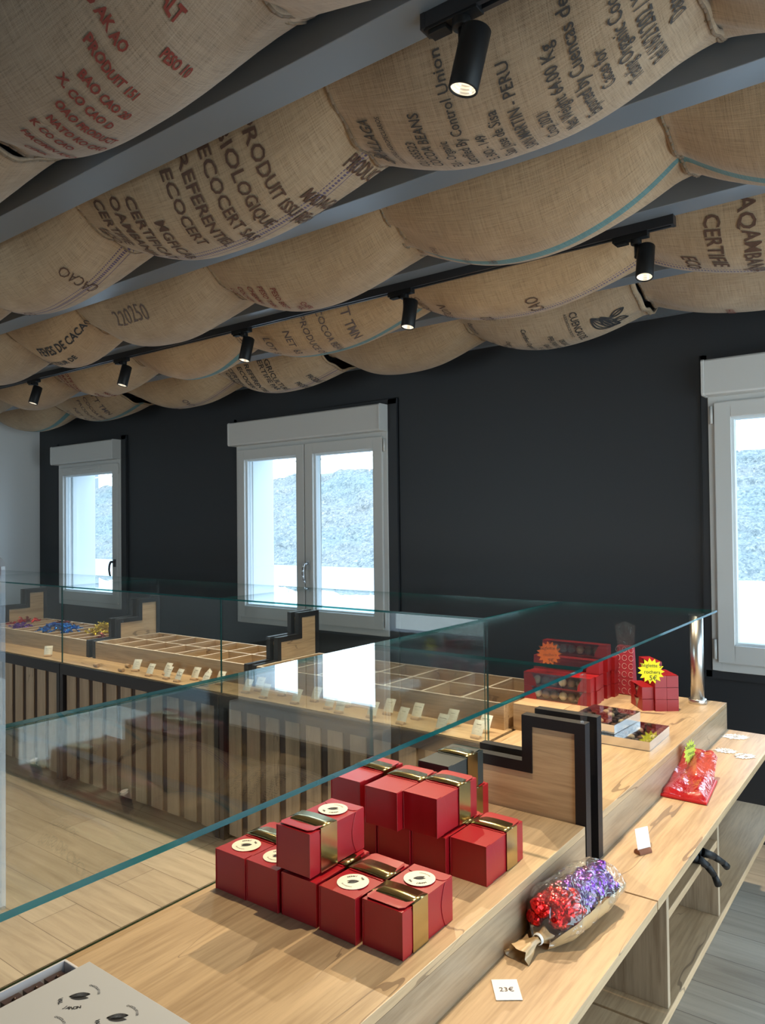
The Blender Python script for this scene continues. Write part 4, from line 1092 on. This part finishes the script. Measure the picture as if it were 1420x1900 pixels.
TG = [(-4.78, 2.63, 0.9, 0, 'leaning price card in a cork, alone before the sweets tray'),
 (-3.84, 2.655, .35, 2, 'price card in a cork, leftmost before the empty middle tray'),
 (-3.655, 2.615, .1, 0, 'price card second from the left before the middle tray'),
 (-3.59, 2.685, .05, 2, 'price card at the back, third from the left before the middle tray'),
 (-3.50, 2.62, .0, 0, 'price card fourth from the left before the middle tray'),
 (-3.385, 2.605, -.05, 1, 'price card with three bold lines before the middle tray'),
 (-3.345, 2.69, .1, 2, 'price card just behind the three-line card before the middle tray'),
 (-3.17, 2.615, .0, 0, 'price card at the front, second from the glass joint, middle tray'),
 (-3.135, 2.69, .12, 2, 'price card against the tray right of the tipped blank one'),
 (-2.86, 2.63, .0, 0, 'price card just left of the glass joint at the right tray'),
 (-2.84, 2.70, .1, 2, 'price card right at the upright glass joint, rear'),
 (-2.70, 2.60, -.05, 0, 'front price card of the first pair right of the glass joint'),
 (-2.66, 2.69, .05, 2, 'rear price card of the first pair right of the glass joint'),
 (-2.49, 2.605, -.05, 2, 'front price card of the second pair right of the glass joint'),
 (-2.44, 2.69, .0, 0, 'rear price card of the second pair right of the glass joint'),
 (-2.29, 2.62, -.05, 0, 'front price card left of the bold three-line one, right tray'),
 (-2.25, 2.70, .0, 2, 'rear price card behind the bold three-line one, right tray'),
 (-2.20, 2.59, -.05, 1, 'bold three-line price card in front of the right tray'),
 (-2.03, 2.61, -.05, 0, 'front price card of the pair under the bright window reflection'),
 (-2.00, 2.695, .0, 2, 'rear price card of the pair under the bright window reflection'),
 (-1.86, 2.60, -.1, 2, 'front price card of the third pair from the inner corner'),
 (-1.85, 2.70, -.05, 0, 'rear price card of the third pair from the inner corner'),
 (-1.66, 2.60, -.1, 0, 'front price card of the second pair from the inner corner'),
 (-1.665, 2.69, -.05, 2, 'rear price card of the second pair from the inner corner'),
 (-1.49, 2.60, -.1, 2, 'front price card of the pair nearest the inner corner'),
 (-1.505, 2.69, -.05, 0, 'rear price card of the pair nearest the inner corner')]
fst = {}
for (x, y, rz, st, lb) in TG:
    p = {0: tp0, 1: tp1, 2: tp2}[st]
    if st not in fst: fst[st] = 1; p.location = (x, y, ZB); p.rotation_euler = (0, 0, rz); p['label'] = lb
    else: copy_tree(p, None, (x, y, ZB), rz, lb)
# loose corks and a tipped card
def cork(loc, rz, label, mat=CORK):
    mb = MB(loc); x, y, z = loc; c, s = cos(rz), sin(rz)
    mb.cyl((x-.021*c, y-.021*s, z+.0115), (x+.021*c, y+.021*s, z+.0115), .0112, 18)
    return tag(mb.build('loose_cork', [mat], bevel=.0008), label, 'cork', 'loose wine corks on the ledges')
cork((-3.98, 2.70, ZB), -.1, 'empty cork lying left of the price cards before the middle tray')
cork((-4.16, 2.60, ZB), .0, 'cork lying against the front glass near the left glass joint')
cork((-3.90, 2.60, ZB), .0, 'cork lying on the front glass edge right of another loose cork')
r = copy_tree(tp0, None, (-3.28, 2.70, ZB), .0, 'tipped sideways blank looking price card before the middle tray'); r.rotation_euler = (0, 0, .0)
for ch in r.children:
    if ch.name.startswith('card'): ch.rotation_euler = (radians(-8), radians(14), radians(-25))
# cork with a card at the bench, near run
r = thing('price_card', 'cork with a white card seen end on, alone on the bench by the dark strip', 'price card', (-.625, 1.95, ZB), 'price cards held in corks on the counter ledge', radians(62))
mb = MB(); mb.prism([(-.0115, 0)]+[(-.0115*cos(pi*k/12), .0015+.0115*sin(pi*k/12)) for k in range(13)]+[(.0115, 0)], 'X', -.021, .021); mb.build('cork', CORKD, r, bevel=.001)
mb = MB(); mb.prism([(-.004, .011), (.006, .062), (.0066, .062), (-.0034, .011)], 'X', -.021, .023); mb.build('card', PAPERW, r)

# ------------------------------------------------------------------ star price labels
def star(loc, rz, tilt, mat, lines, label, R=.042, sx=1.0):
    r = thing('star_price_sign', label, 'price sign', loc, 'starburst price signs'); r.rotation_euler = (tilt, 0, rz)
    n = 15; pts = []
    for k in range(2*n):
        a = pi*k/n; rr = R if k % 2 == 0 else R*.72
        pts.append((rr*sx*cos(a), R+rr*sin(a)))
    mb = MB(); mb.prism(pts, 'Y', -.0004, .0004); cdo = mb.build('card', mat, r)
    d = Draw()
    for i, (s, sz) in enumerate(lines): d.add(text2d(s, sz, align='CENTER', bold=.0), .004*i, R*1.30-R*.50*i)
    plane_print(d, 'handwriting', INK, cdo, lambda x, y: (x, -.0009, y))
    return r
cam_az = 0.0
star((-.895, 2.925, .972), radians(18), radians(-6), YEL, [('Reglette 3', .019), ('rochers', .019), ('5\u20ac', .026)], 'yellow starburst price sign on the small red boxes', .050)
star((-1.318, 2.925, .998), radians(24), radians(-4), ORA, [('Reglette 6', .020), ('rochers', .018), ('9\u20ac', .022)], 'orange starburst price sign on top of the long red boxes', .052)

# ------------------------------------------------------------------ long red boxes with clear windows
def reglette(L_, loc, label, rz, group, win=True, name='chocolate_carton', h=.046):
    """local: length along x, depth y, height z; window on the -y side with round chocolates"""
    w = .046
    r = thing(name, label, 'chocolate box', loc, group, rz)
    mb = MB(); t = .0012
    mb.box(-L_/2, L_/2, -w/2, w/2, 0, t); mb.box(-L_/2, L_/2, w/2-t, w/2, t, h); mb.box(-L_/2, -L_/2+t, -w/2, w/2-t, t, h); mb.box(L_/2-t, L_/2, -w/2, w/2-t, t, h)
    mb.box(-L_/2, L_/2, -w/2, w/2, h-t, h)
    pts = [(L_/2-t, t), (L_/2-t, h-t)]+[(L_/2-.032-.025*sin(pi/2*k/6), h-t-(h-2*t)*k/6) for k in range(7)]
    mb.prism(pts, 'Y', -w/2, -w/2+t)
    mb.prism([(-x, z) for x, z in pts], 'Y', -w/2, -w/2+t)
    mb.build('carton', REDD, r)
    if win:
        mb = MB(); mb.box(-L_/2+.03, L_/2-.03, -w/2+.0002, -w/2+.0006, t, h-t); mb.build('clear_window', ACET, r)
        k = int((L_-.05)/.038)
        for i in range(k):
            x = -(k-1)*.019+.038*i; mb = MB(); mb.ball((x, .0, h*.42), .0175, mi=0, seg=12, jit=.05); mb.build('rocher', CHOCM if i % 3 else CHOCW, r)
    return r
gl_, gs_ = 'long red chocolate cartons stacked in the far corner', 'short red chocolate cartons beside the steel post'
pl = reglette(.295, (0, 0, 0), 'x', 0, gl_, h=.056); plp = reglette(.295, (0, 0, 0), 'x', 0, gl_, win=False, h=.056)
rows = []
names = ['front', 'second', 'third', 'fourth', 'rearmost']
first = {}
lvn = ['bottom', 'second', 'third', 'top']
for j, (yy, n, xo) in enumerate([(2.938, 2, 0.0), (2.987, 2, .005), (3.036, 3, .0), (3.110, 4, .006), (3.160, 3, .02)]):
    for k in range(n):
        wn = (j == 0) or (j == 3 and k == 3)
        lb = 'long red carton of chocolates, %s row, %s layer of the corner stack' % (names[j], lvn[k])
        loc = (-1.281+xo+random.uniform(-.002, .002), yy, ZT+k*.0568); rz = radians(random.uniform(-.6, .6))
        p = pl if wn else plp
        if wn not in first: first[wn] = 1; p.location = loc; p.rotation_euler = (0, 0, rz); p['label'] = lb
        else: copy_tree(p, None, loc, rz, lb)
ps = reglette(.128, (0, 0, 0), 'x', 0, gs_); psp = reglette(.128, (0, 0, 0), 'x', 0, gs_, win=False)
rz = radians(-52); fs_ = {}
base = Vector((-.935, 3.045, ZT)); ux = Vector((cos(rz), sin(rz), 0)); uy = Vector((-sin(rz), cos(rz), 0))
for (i, k, wn, dx) in ((0, 0, 1, -.012), (0, 1, 1, -.014), (1, 0, 0, 0), (1, 1, 0, 0), (1, 2, 0, 0), (2, 0, 0, 0), (2, 1, 0, 0), (2, 2, 0, 0), (1, 3, 1, -.045)):
    p = ps if wn else psp
    loc = base+uy*(.047*i-.03)+ux*dx+Vector((0, 0, .0468*k))
    lb = 'short red carton of chocolates, %s column, %s layer, beside the post' % (['left', 'middle', 'right'][i], ['bottom', 'second', 'third', 'topmost'][k])
    if wn not in fs_: fs_[wn] = 1; p.location = loc; p.rotation_euler = (0, 0, rz); p['label'] = lb
    else: copy_tree(p, None, loc, rz, lb)

# tall printed red bag behind
r = thing('printed_bag', 'tall red bag with white scroll print and clear top behind the red cartons', 'bag', (-1.097, 3.235, ZT))
mb = MB(r.location)
mb.add([(-1.135, 3.205, ZT), (-1.058, 3.205, ZT), (-1.058, 3.265, ZT), (-1.135, 3.265, ZT), (-1.131, 3.220, ZT+.21), (-1.062, 3.220, ZT+.21), (-1.062, 3.250, ZT+.21), (-1.131, 3.250, ZT+.21)], [(0, 3, 2, 1), (4, 5, 6, 7), (0, 1, 5, 4), (1, 2, 6, 5), (2, 3, 7, 6), (3, 0, 4, 7)])
bb = mb.build('bag_body', simple('bag_wine', (.36, .03, .05), .5), r, bevel=.004)
d = Draw()
for i in range(3):
    for j in range(6): d.line(arc(-.035+.035*i, .018+.035*j, .012, .012, .3*i, 5.0+.3*j, 10), .0022)
plane_print(d, 'scroll_print', simple('print_pink', (.62, .35, .36), .6), bb, lambda x, y: (x*.82, -.030+.0145*y/.21*1.0-.0016, y))
mb = MB(r.location); mb.add([(-1.131, 3.222, ZT+.21), (-1.062, 3.222, ZT+.21), (-1.052, 3.231, ZT+.30), (-1.10, 3.236, ZT+.315), (-1.142, 3.230, ZT+.295), (-1.131, 3.248, ZT+.21), (-1.062, 3.248, ZT+.21)], [(0, 1, 2, 3, 4), (5, 6, 2, 3, 4)]); mb.build('clear_top', CELLO, r)

# flat chocolate assortments in silver boxes
def assort(loc, rz, label):
    r = thing('chocolate_assortment', label, 'chocolate box', loc, 'flat silver chocolate assortments with clear lids', rz)
    w, d_, h = .175, .235, .030; t = .002
    mb = MB(); mb.box(-w/2, w/2, -d_/2, d_/2, 0, t); mb.box(-w/2, w/2, -d_/2, -d_/2+t, t, h); mb.box(-w/2, w/2, d_/2-t, d_/2, t, h); mb.box(-w/2, -w/2+t, -d_/2+t, d_/2-t, t, h); mb.box(w/2-t, w/2, -d_/2+t, d_/2-t, t, h)
    mb.build('silver_tray', SILV, r)
    mb = MB(); mb.box(-w/2-.001, w/2+.001, -d_/2-.001, d_/2+.001, h, h+.0008); mb.build('clear_lid', ACET, r)
    rnd = random.Random(int(abs(loc[0]*1000)))
    for i in range(5):
        for j in range(7):
            x = -w/2+.022+.0328*i; y = -d_/2+.020+.0325*j
            mb = MB(); k = rnd.random(); m = CHOC if k < .5 else CHOCM if k < .72 else CHOCW if k < .92 else FBLU
            if k < .35: mb.box(x-.011, x+.011, y-.012, y+.012, .003, .018); mb.build('chocolate', m, r, bevel=.003)
            else: mb.ball((x, y, .0035+.010), .013, 1, 1.05, .78, seg=10); mb.build('chocolate', m, r)
    return r
a1 = assort((-.850, 2.575, ZT), radians(1), 'flat silver box of assorted chocolates nearest the counter edge, bottom one')
copy_tree(a1, None, (-1.035, 2.555, ZT), radians(-2), 'flat silver box of assorted chocolates at the bottom left, under the tilted one')
copy_tree(a1, None, (-.965, 2.60, ZT+.0316), radians(-3), 'flat silver box of assorted chocolates lying on top of the other two')

# ------------------------------------------------------------------ wrapped sweets in the left tray
def sweet(mat, name='wrapped_sweet'):
    mb = MB(); mb.ball((0, 0, .010), .0105, 1.35, .9, .85, seg=8, jit=.12)
    for s in (-1, 1):
        vs = [(s*.012, 0, .010)]; 
        for k in range(7): a = -.9+1.8*k/6; vs.append((s*(.012+.016*cos(a)), .016*sin(a), .010+(.004 if k % 2 else -.003)))
        mb.add(vs, [(0, k, k+1) for k in range(1, 7)])
    return mb.build(name, mat)
def heap(mat, cx, cy, n, rx, ry, hgt, label, group):
    o = sweet(mat); tag(o, label, 'sweet', group)
    rnd = random.Random(n*7+int(cx*100))
    for i in range(n):
        rr = sqrt(rnd.random()); a = rnd.uniform(0, 2*pi)
        x = cx+rx*rr*cos(a); y = cy+ry*rr*sin(a); z = hgt[0]+(hgt[1]-hgt[0])*(1-rr)*rnd.uniform(.4, 1)
        c = o if i == 0 else o.copy()
        if i: COL.objects.link(c)
        c.location = (x, y, z); c.rotation_euler = (rnd.uniform(-.5, .5), rnd.uniform(-.7, .7), rnd.uniform(0, pi))
fz = (ZB+.092, ZB+.150)
heap(FBLU, -5.24, 2.98, 76, .19, .13, (ZB+.092, ZB+.17), 'blue foil wrapped sweet in the heap in the left tray', 'blue wrapped sweets')
heap(FGOL, -4.80, 3.08, 80, .15, .13, (ZB+.095, ZB+.195), 'gold foil wrapped sweet in the heap in the left tray', 'gold wrapped sweets')
heap(FRED, -5.88, 3.05, 26, .07, .14, fz, 'red foil wrapped sweet at the left end of the tray', 'red wrapped sweets')
heap(FPUR, -5.66, 2.90, 20, .07, .09, (ZB+.09, ZB+.13), 'purple foil wrapped sweet left of the blue heap', 'purple wrapped sweets')
heap(FDRK, -5.50, 3.16, 14, .14, .05, (ZB+.09, ZB+.13), 'dark red foil wrapped sweet behind the blue heap', 'dark wrapped sweets')
heap(FDRK, -4.62, 2.92, 6, .05, .05, (ZB+.08, ZB+.12), 'dark red foil wrapped sweet at the right end of the left tray', 'dark wrapped sweets at the right end')

# ------------------------------------------------------------------ things on the bench of the near run
# cellophane bag of foil chocolates
def choc_bag():
    A = Vector((-.655, 1.395, ZB)); B = Vector((-.625, 1.665, ZB)); ax = (B-A); Ln = ax.length; ax.normalize(); sd = Vector((ax.y, -ax.x, 0))
    r = thing('chocolate_bag', 'clear cellophane bag of red and purple foil chocolates lying on the bench', 'bag', tuple(A))
    def ring(t):
        h = .048*sin(pi*min(1, .12+t*1.0)**.8)**.55 if t < .93 else .045
        return h
    def surf(name, mat, a0, a1, off, wob, nt=26, na=22, t1=1.0):
        vs = []; fs = []
        for i in range(nt+1):
            t = t1*i/nt; w = (.057*min(1, (t*5+.12))**.6)*(1-.12*max(0, t-.8)*5); hh = .052*min(1, (t*5+.12))**.6*(1-.35*max(0, t-.75)*4)
            for j in range(na+1):
                a = a0+(a1-a0)*j/na
                k = 1+wob*noise.noise(Vector((t*9, a*2.2, 3.3+off*100)))+wob*.6*noise.noise(Vector((t*25, a*6, 1)))
                p = A+ax*(t*Ln)+sd*(cos(a)*(w+off)*k)+Vector((0, 0, .052*min(1, (t*5+.12))**.6*.95+sin(a)*(hh+off)*k))
                p.z = max(p.z, ZB+.0012)
                vs.append(p-Vector(A))
        for i in range(nt):
            for j in range(na): q = i*(na+1)+j; fs.append((q, q+1, q+na+2, q+na+1))
        mb = MB(); mb.add(vs, fs, 0, True); return mb.build(name, mat, r)
    surf('cellophane', CELLO, -.5, pi+.5, .004, .14)
    surf('gold_card_base', KRAFT, pi-.10, 2*pi+.10, .0035, .05, t1=.99)
    # twisted neck
    mb = MB(); P0 = A+Vector((0, 0, .022))
    pts = [P0+ax*.012, P0-ax*.010, P0-ax*.022+Vector((-.004, 0, -.002)), P0-ax*.045+Vector((-.008, 0, -.006)), P0-ax*.070+Vector((-.012, 0, -.012))]
    rad = [.022, .009, .008, .017, .024]
    vs = []; fs = []
    for i, (p, q) in enumerate(zip(pts, rad)):
        for k in range(16):
            a = 2*pi*k/16; rr = q*(1+.28*sin(5*a+i)); vs.append(p-A+sd*cos(a)*rr+Vector((0, 0, max(-.018, sin(a)*rr*.7))))
    for i in range(4):
        for k in range(16): fs.append((i*16+k, i*16+(k+1) % 16, (i+1)*16+(k+1) % 16, (i+1)*16+k))
    mb.add(vs, fs, 0, True); mb.build('twisted_neck', KRAFT, r)
    mb = MB(); mb.lathe([(.0095, -.004), (.0115, -.002), (.0115, .002), (.0095, .004)], P0-A-ax*.010, ax, 16); mb.build('white_tie', PAPERW, r)
    mb = MB(); c = Vector((-.648, 1.232, ZB+.001))-A; u = Vector((.80, .6, 0)).normalized(); v = Vector((-.6, .8, 0)).normalized()
    q = [c+u*.024*a+v*.030*b for a, b in ((-1, -1), (1, -1), (1, 1), (-1, 1))]
    mb.add(q+[p+Vector((0, 0, .0008)) for p in q], [(0, 3, 2, 1), (4, 5, 6, 7), (0, 1, 5, 4), (1, 2, 6, 5), (2, 3, 7, 6), (3, 0, 4, 7)])
    cd = mb.build('price_card', PAPERW, r)
    plane_print(Draw().add(text2d('23\u20ac', .017, align='CENTER'), 0, -.006), 'handwriting', INKP, cd, lambda x, y: tuple(c+u*x+v*y+Vector((0, 0, .0014))))
    # chocolates inside
    rnd = random.Random(5); first = {}
    for i in range(84):
        t = .05+.88*i/83; a = rnd.uniform(-.3, pi+.3); rr = .040*sqrt(rnd.uniform(.25, 1))
        m = FRED if t < .42 else (FPUR if rnd.random() < .65 else (FDRK if rnd.random() < .6 else FRED))
        p = A+ax*(t*Ln)+sd*(cos(a)*rr)+Vector((0, 0, .046+.85*sin(a)*rr))
        if m not in first:
            mb = MB(); mb.ball((0, 0, 0), .0155, 1.1, 1, .9, seg=10, jit=.10); o = mb.build('foil_chocolate', m); first[m] = o
            nm = {FRED: ('red foil chocolate in the cellophane bag on the bench', 'red foil chocolates in the bag'), FPUR: ('purple foil chocolate in the cellophane bag on the bench', 'purple foil chocolates in the bag'), FDRK: ('dark red foil chocolate in the cellophane bag on the bench', 'dark foil chocolates in the bag')}[m]
            tag(o, nm[0], 'chocolate', nm[1])
        else: o = first[m].copy(); COL.objects.link(o)
        o.location = p; o.rotation_euler = (rnd.uniform(0, 3), rnd.uniform(0, 3), rnd.uniform(0, 3))
choc_bag()

# flat red cellophane bag with gold print
r = thing('red_bag', 'shiny flat red bag with gold print on the bench below the steel post', 'bag', (-.64, 2.50, ZB))
nx, ny = 22, 30; vs = []; fs = []
for j in range(ny+1):
    for i in range(nx+1):
        u = i/nx; v = j/ny
        x = -.072+.140*u-.030*v; y = -.12+.29*v
        z = .026+.075*max(0, v-.40)+.014*noise.noise(Vector((u*2.4, v*3, .3)))+.012*abs(noise.noise(Vector((u*4+3, v*2, 2))))*(.3+v)-.020*(abs(2*u-1)**4)
        if v < .05: z *= .6
        if v > .72: x += .0; z += .03*(v-.72)
        vs.append((x, y, max(z, .002)))
for j in range(ny):
    for i in range(nx): q = j*(nx+1)+i; fs.append((q, q+1, q+nx+2, q+nx+1))
mb = MB(); mb.add(vs, fs, 0, True); top = mb.build('red_film', CELLR, r)
mb = MB(); mb.add([(-.072, -.122, .001), (.072, -.122, .001), (.050, .12, .001), (-.09, .12, .001), (-.070, -.120, .010), (.070, -.120, .010), (.048, .11, .010), (-.088, .11, .010)], [(0, 3, 2, 1), (4, 5, 6, 7), (0, 1, 5, 4), (1, 2, 6, 5), (2, 3, 7, 6), (3, 0, 4, 7)])
mb.build('bag_base', simple('bag_red', (.50, .008, .012), .35), r, bevel=.003)
d = Draw()
for i in range(3): d.line(arc(-.045+.032*i, .10+.006*(i % 2), .009, .009, 0, 5.6, 12), .0028)
plane_print(d, 'gold_print', simple('gold_ink', (.65, .33, .05), .4, metal=.4), top, lambda x, y: (x, y+.02, .088))
star((-.672, 2.60, ZB+.045), radians(78), radians(0), simple('star_lime', (.50, .60, .06), .6), [('Sachet', .020), ('choco', .018), ('5\u20ac', .022)], 'lime starburst price sign standing against the oak side above the red bag', .043)
# white cut paper stars on the bench end
def paper_cut(loc, rz, label, seed, R=.055):
    rnd = random.Random(seed); pts = []
    for k in range(36):
        a = 2*pi*k/36; rr = R*(1 if k % 2 else .74)*rnd.uniform(.8, 1.05); pts.append((rr*cos(a)*1.0, rr*sin(a)*.8))
    r = thing('paper_star', label, 'paper star', loc, 'white paper stars at the wall end of the bench', rz)
    mb = MB(); mb.prism(pts, 'Z', .001, .0024); po = mb.build('paper', PAPERW, r)
    d = Draw().add(text2d('Rochers', .020, align='CENTER'), 0, .008).add(text2d('4\u20ac', .022, align='CENTER'), 0, -.016)
    plane_print(d, 'handwriting', INKP, po, lambda x, y: (x, y, .0030))
paper_cut((-.655, 3.20, ZB), .6, 'white paper star on the bench right at the wall', 3)
paper_cut((-.645, 2.985, ZB), .2, 'white paper star on the bench left of its neighbour', 8, .045)
paper_cut((-.575, 2.955, ZB), 1.2, 'white paper star nearest the outer edge of the bench', 15, .045)

# black spring clamp on the mid shelf
r = thing('spring_clamp', 'black plastic spring clamp hanging over the shelf edge under the bench', 'clamp', (-.56, 2.13, .675))
O = r.location
mb = MB(O)
mb.tube([(-.60, 2.09, .700), (-.565, 2.10, .697), (-.535, 2.12, .690), (-.515, 2.14, .668), (-.500, 2.155, .640), (-.492, 2.165, .612)], [.009, .011, .012, .010, .008, .010], 10)
mb.build('lower_arm', BLACKM, r)
mb = MB(O); mb.tube([(-.595, 2.14, .703), (-.56, 2.145, .702), (-.53, 2.15, .697), (-.508, 2.185, .678), (-.492, 2.215, .655), (-.484, 2.232, .638)], [.009, .011, .012, .010, .008, .010], 10); mb.build('upper_arm', BLACKM, r)
mb = MB(O); mb.cyl((-.548, 2.10, .694), (-.548, 2.165, .700), .013, 14); mb.build('spring', BLACK, r)
mb = MB(O); mb.box(-.63, -.59, 2.075, 2.10, .677, .705); mb.box(-.63, -.588, 2.13, 2.155, .677, .708); mb.build('jaw_pad', BLACKM, r, bevel=.004)

# ------------------------------------------------------------------ shop box in the foreground
r = thing('open_chocolate_case', 'white open case of dark chocolates at the bottom left corner', 'chocolate box', (-.97, .47, ZT))
O = r.location; x0, x1, y0_, y1_ = -1.144, -.79, .26, .657; t = .004
mb = MB(O)
mb.box(x0, x1, y0_, y1_, ZT, ZT+t); mb.box(x0, x0+t, y0_, y1_, ZT+t, ZT+.050); mb.box(x1-t, x1, y0_, y1_, ZT+t, ZT+.050); mb.box(x0+t, x1-t, y0_, y0_+t, ZT+t, ZT+.050); mb.box(x0+t, x1-t, y1_-t, y1_, ZT+t, ZT+.050)
mb.build('case', BOXW, r, bevel=.001)
for i in range(11):
    yy = y1_-.026-.034*i
    for j in range(2 if i < 11 else 1):
        mb = MB(O); mb.box(x0+.008+.034*j, x0+.036+.034*j, yy-.014, yy+.014, ZT+.006, ZT+.040); mb.ball((x0+.022+.034*j, yy, ZT+.041), .0035, seg=6); mb.build('dark_chocolate', CHOC, r, bevel=.002)
lid = thing('case_lid', 'pale grey card lid printed all over with cocoa pod badges, laid across the open case', 'box lid', (-.93, .49, ZT+.052))
O = lid.location; lx0, lx1, ly0, ly1 = -1.100, -.765, .30, .673
mb = MB(O); mb.box(lx0, lx1, ly0, ly1, ZT+.0503, ZT+.0535)
ls_ = mb.build('lid_sheet', LIDM, lid, bevel=.0008)
d = Draw()
for i in range(-6, 7):
    for j in range(-7, 8):
        px = -1.03+i*.088-j*.026; py = .614+i*.005+j*.070
        if lx0+.012 < px < lx1-.012 and ly0+.012 < py < ly1-.012: d.merge(BADGE, px-(lx0+lx1)/2, py-(ly0+ly1)/2, .35, .034)
plane_print(d, 'badge_print', INK, ls_, lambda x, y: (x+(lx0+lx1)/2-O[0], y+(ly0+ly1)/2-O[1], .0019))

# acrylic holder standing on the glass at the left edge
r = thing('acrylic_holder', 'clear acrylic holder with amber contents standing on the glass at the left edge', 'holder', (-.80, .38, ZG+GT))
O = r.location; z0 = ZG+GT
def rr(x0, x1, y0, y1, z0, z1, rad, n=6):
    return [(x0, z0), (x1, z0)]+[(x1-rad+rad*sin(pi/2*k/n), z1-rad+rad*cos(pi/2*k/n)) for k in range(n, -1, -1)]+[(x0, z1)]
mb = MB(O); P_ = rr(-.90, -.731, 0, 0, z0, 1.572, .012); mb.prism(P_, 'Y', .285, .289); mb.prism(P_, 'Y', .355, .359); mb.box(-.735, -.731, .289, .355, z0, 1.555); mb.box(-.90, -.735, .289, .355, z0, z0+.004)
mb.build('acrylic_body', ACRY, r)
mb = MB(O); mb.box(-.895, -.738, .291, .352, 1.535, 1.55); mb.build('amber_contents', simple('amber', (.55, .32, .08), .3), r, bevel=.004)
mb = MB(O); mb.box(-.895, -.737, .292, .351, 1.5505, 1.562); mb.build('dark_red_card', simple('wine_card', (.20, .03, .03), .4), r)

# ------------------------------------------------------------------ light
w = bpy.data.worlds.new('sky'); SC.world = w; w.use_nodes = True; nt = w.node_tree; nt.nodes.clear()
out = nt.nodes.new('ShaderNodeOutputWorld'); bg = nt.nodes.new('ShaderNodeBackground'); tc = nt.nodes.new('ShaderNodeTexCoord'); sp_ = nt.nodes.new('ShaderNodeSeparateXYZ')
cr = ramp(nt, [(0.0, (.50, .56, .60)), (.5, (.82, .94, 1.0)), (1.0, (.50, .70, 1.0))])
mr = nt.nodes.new('ShaderNodeMapRange'); mr.inputs[1].default_value = -1; mr.inputs[2].default_value = 1
nt.links.new(tc.outputs['Generated'], sp_.inputs[0]); nt.links.new(sp_.outputs[2], mr.inputs[0]); nt.links.new(mr.outputs[0], cr.inputs[0]); nt.links.new(cr.outputs[0], bg.inputs[0])
bg.inputs[1].default_value = 7.0; nt.links.new(bg.outputs[0], out.inputs[0])

def area(loc, rot, sx, sy):
    l = bpy.data.lights.new('sky_portal', 'AREA'); l.shape = 'RECTANGLE'; l.size = sx; l.size_y = sy; l.cycles.is_portal = True
    o = bpy.data.objects.new('sky_portal', l); COL.objects.link(o); o.location = loc; o.rotation_euler = rot
for a, b in WINS: area(((a+b)/2, YW+WT+.05, 1.54), (radians(-90), 0, 0), b-a, 1.4)
area((XR+.27, 2.09, 1.25), (0, radians(90), 0), 2.4, 3.78)
area((-5.05, YB-.3, 1.28), (radians(90), 0, 0), 2.3, 2.33)

for i, (p, ax) in enumerate(LIGHTS):
    l = bpy.data.lights.new('spot_beam', 'SPOT'); l.energy = [100, 235, 165, 130, 110, 110][i]; l.color = (1.0, .80, .56); l.spot_size = radians(112); l.spot_blend = .75; l.shadow_soft_size = .014
    o = bpy.data.objects.new('spot_beam', l); COL.objects.link(o); o.location = p
    o.rotation_euler = ax.to_track_quat('-Z', 'Y').to_euler()

# ------------------------------------------------------------------ camera
cam = bpy.data.cameras.new('camera'); co = bpy.data.objects.new('camera', cam); COL.objects.link(co)
yaw, pit, rol = radians(36.8), radians(1.0), radians(.6)
fw = Vector((-sin(yaw)*cos(pit), cos(yaw)*cos(pit), sin(pit))); rt = Vector((cos(yaw), sin(yaw), 0)); up = rt.cross(fw)
r2 = rt*cos(rol)-up*sin(rol); u2 = rt*sin(rol)+up*cos(rol)
M = Matrix(((r2.x, u2.x, -fw.x, 0), (r2.y, u2.y, -fw.y, 0), (r2.z, u2.z, -fw.z, 1.6), (0, 0, 0, 1)))
co.matrix_world = M
cam.sensor_fit = 'VERTICAL'; cam.sensor_height = 36; cam.lens = 36*1372/1900; cam.clip_start = .02; cam.clip_end = 200
SC.camera = co

SC.view_settings.view_transform = 'Standard'; SC.view_settings.look = 'None'; SC.view_settings.gamma = 1; SC.view_settings.exposure = -0.30
SC.view_settings.use_curve_mapping = False
SC.cycles.use_denoising = True
SC.cycles.max_bounces = 14; SC.cycles.transparent_max_bounces = 40; SC.cycles.glossy_bounces = 6; SC.cycles.diffuse_bounces = 5
SC.cycles.caustics_reflective = False; SC.cycles.caustics_refractive = False
SC.cycles.sample_clamp_indirect = 6
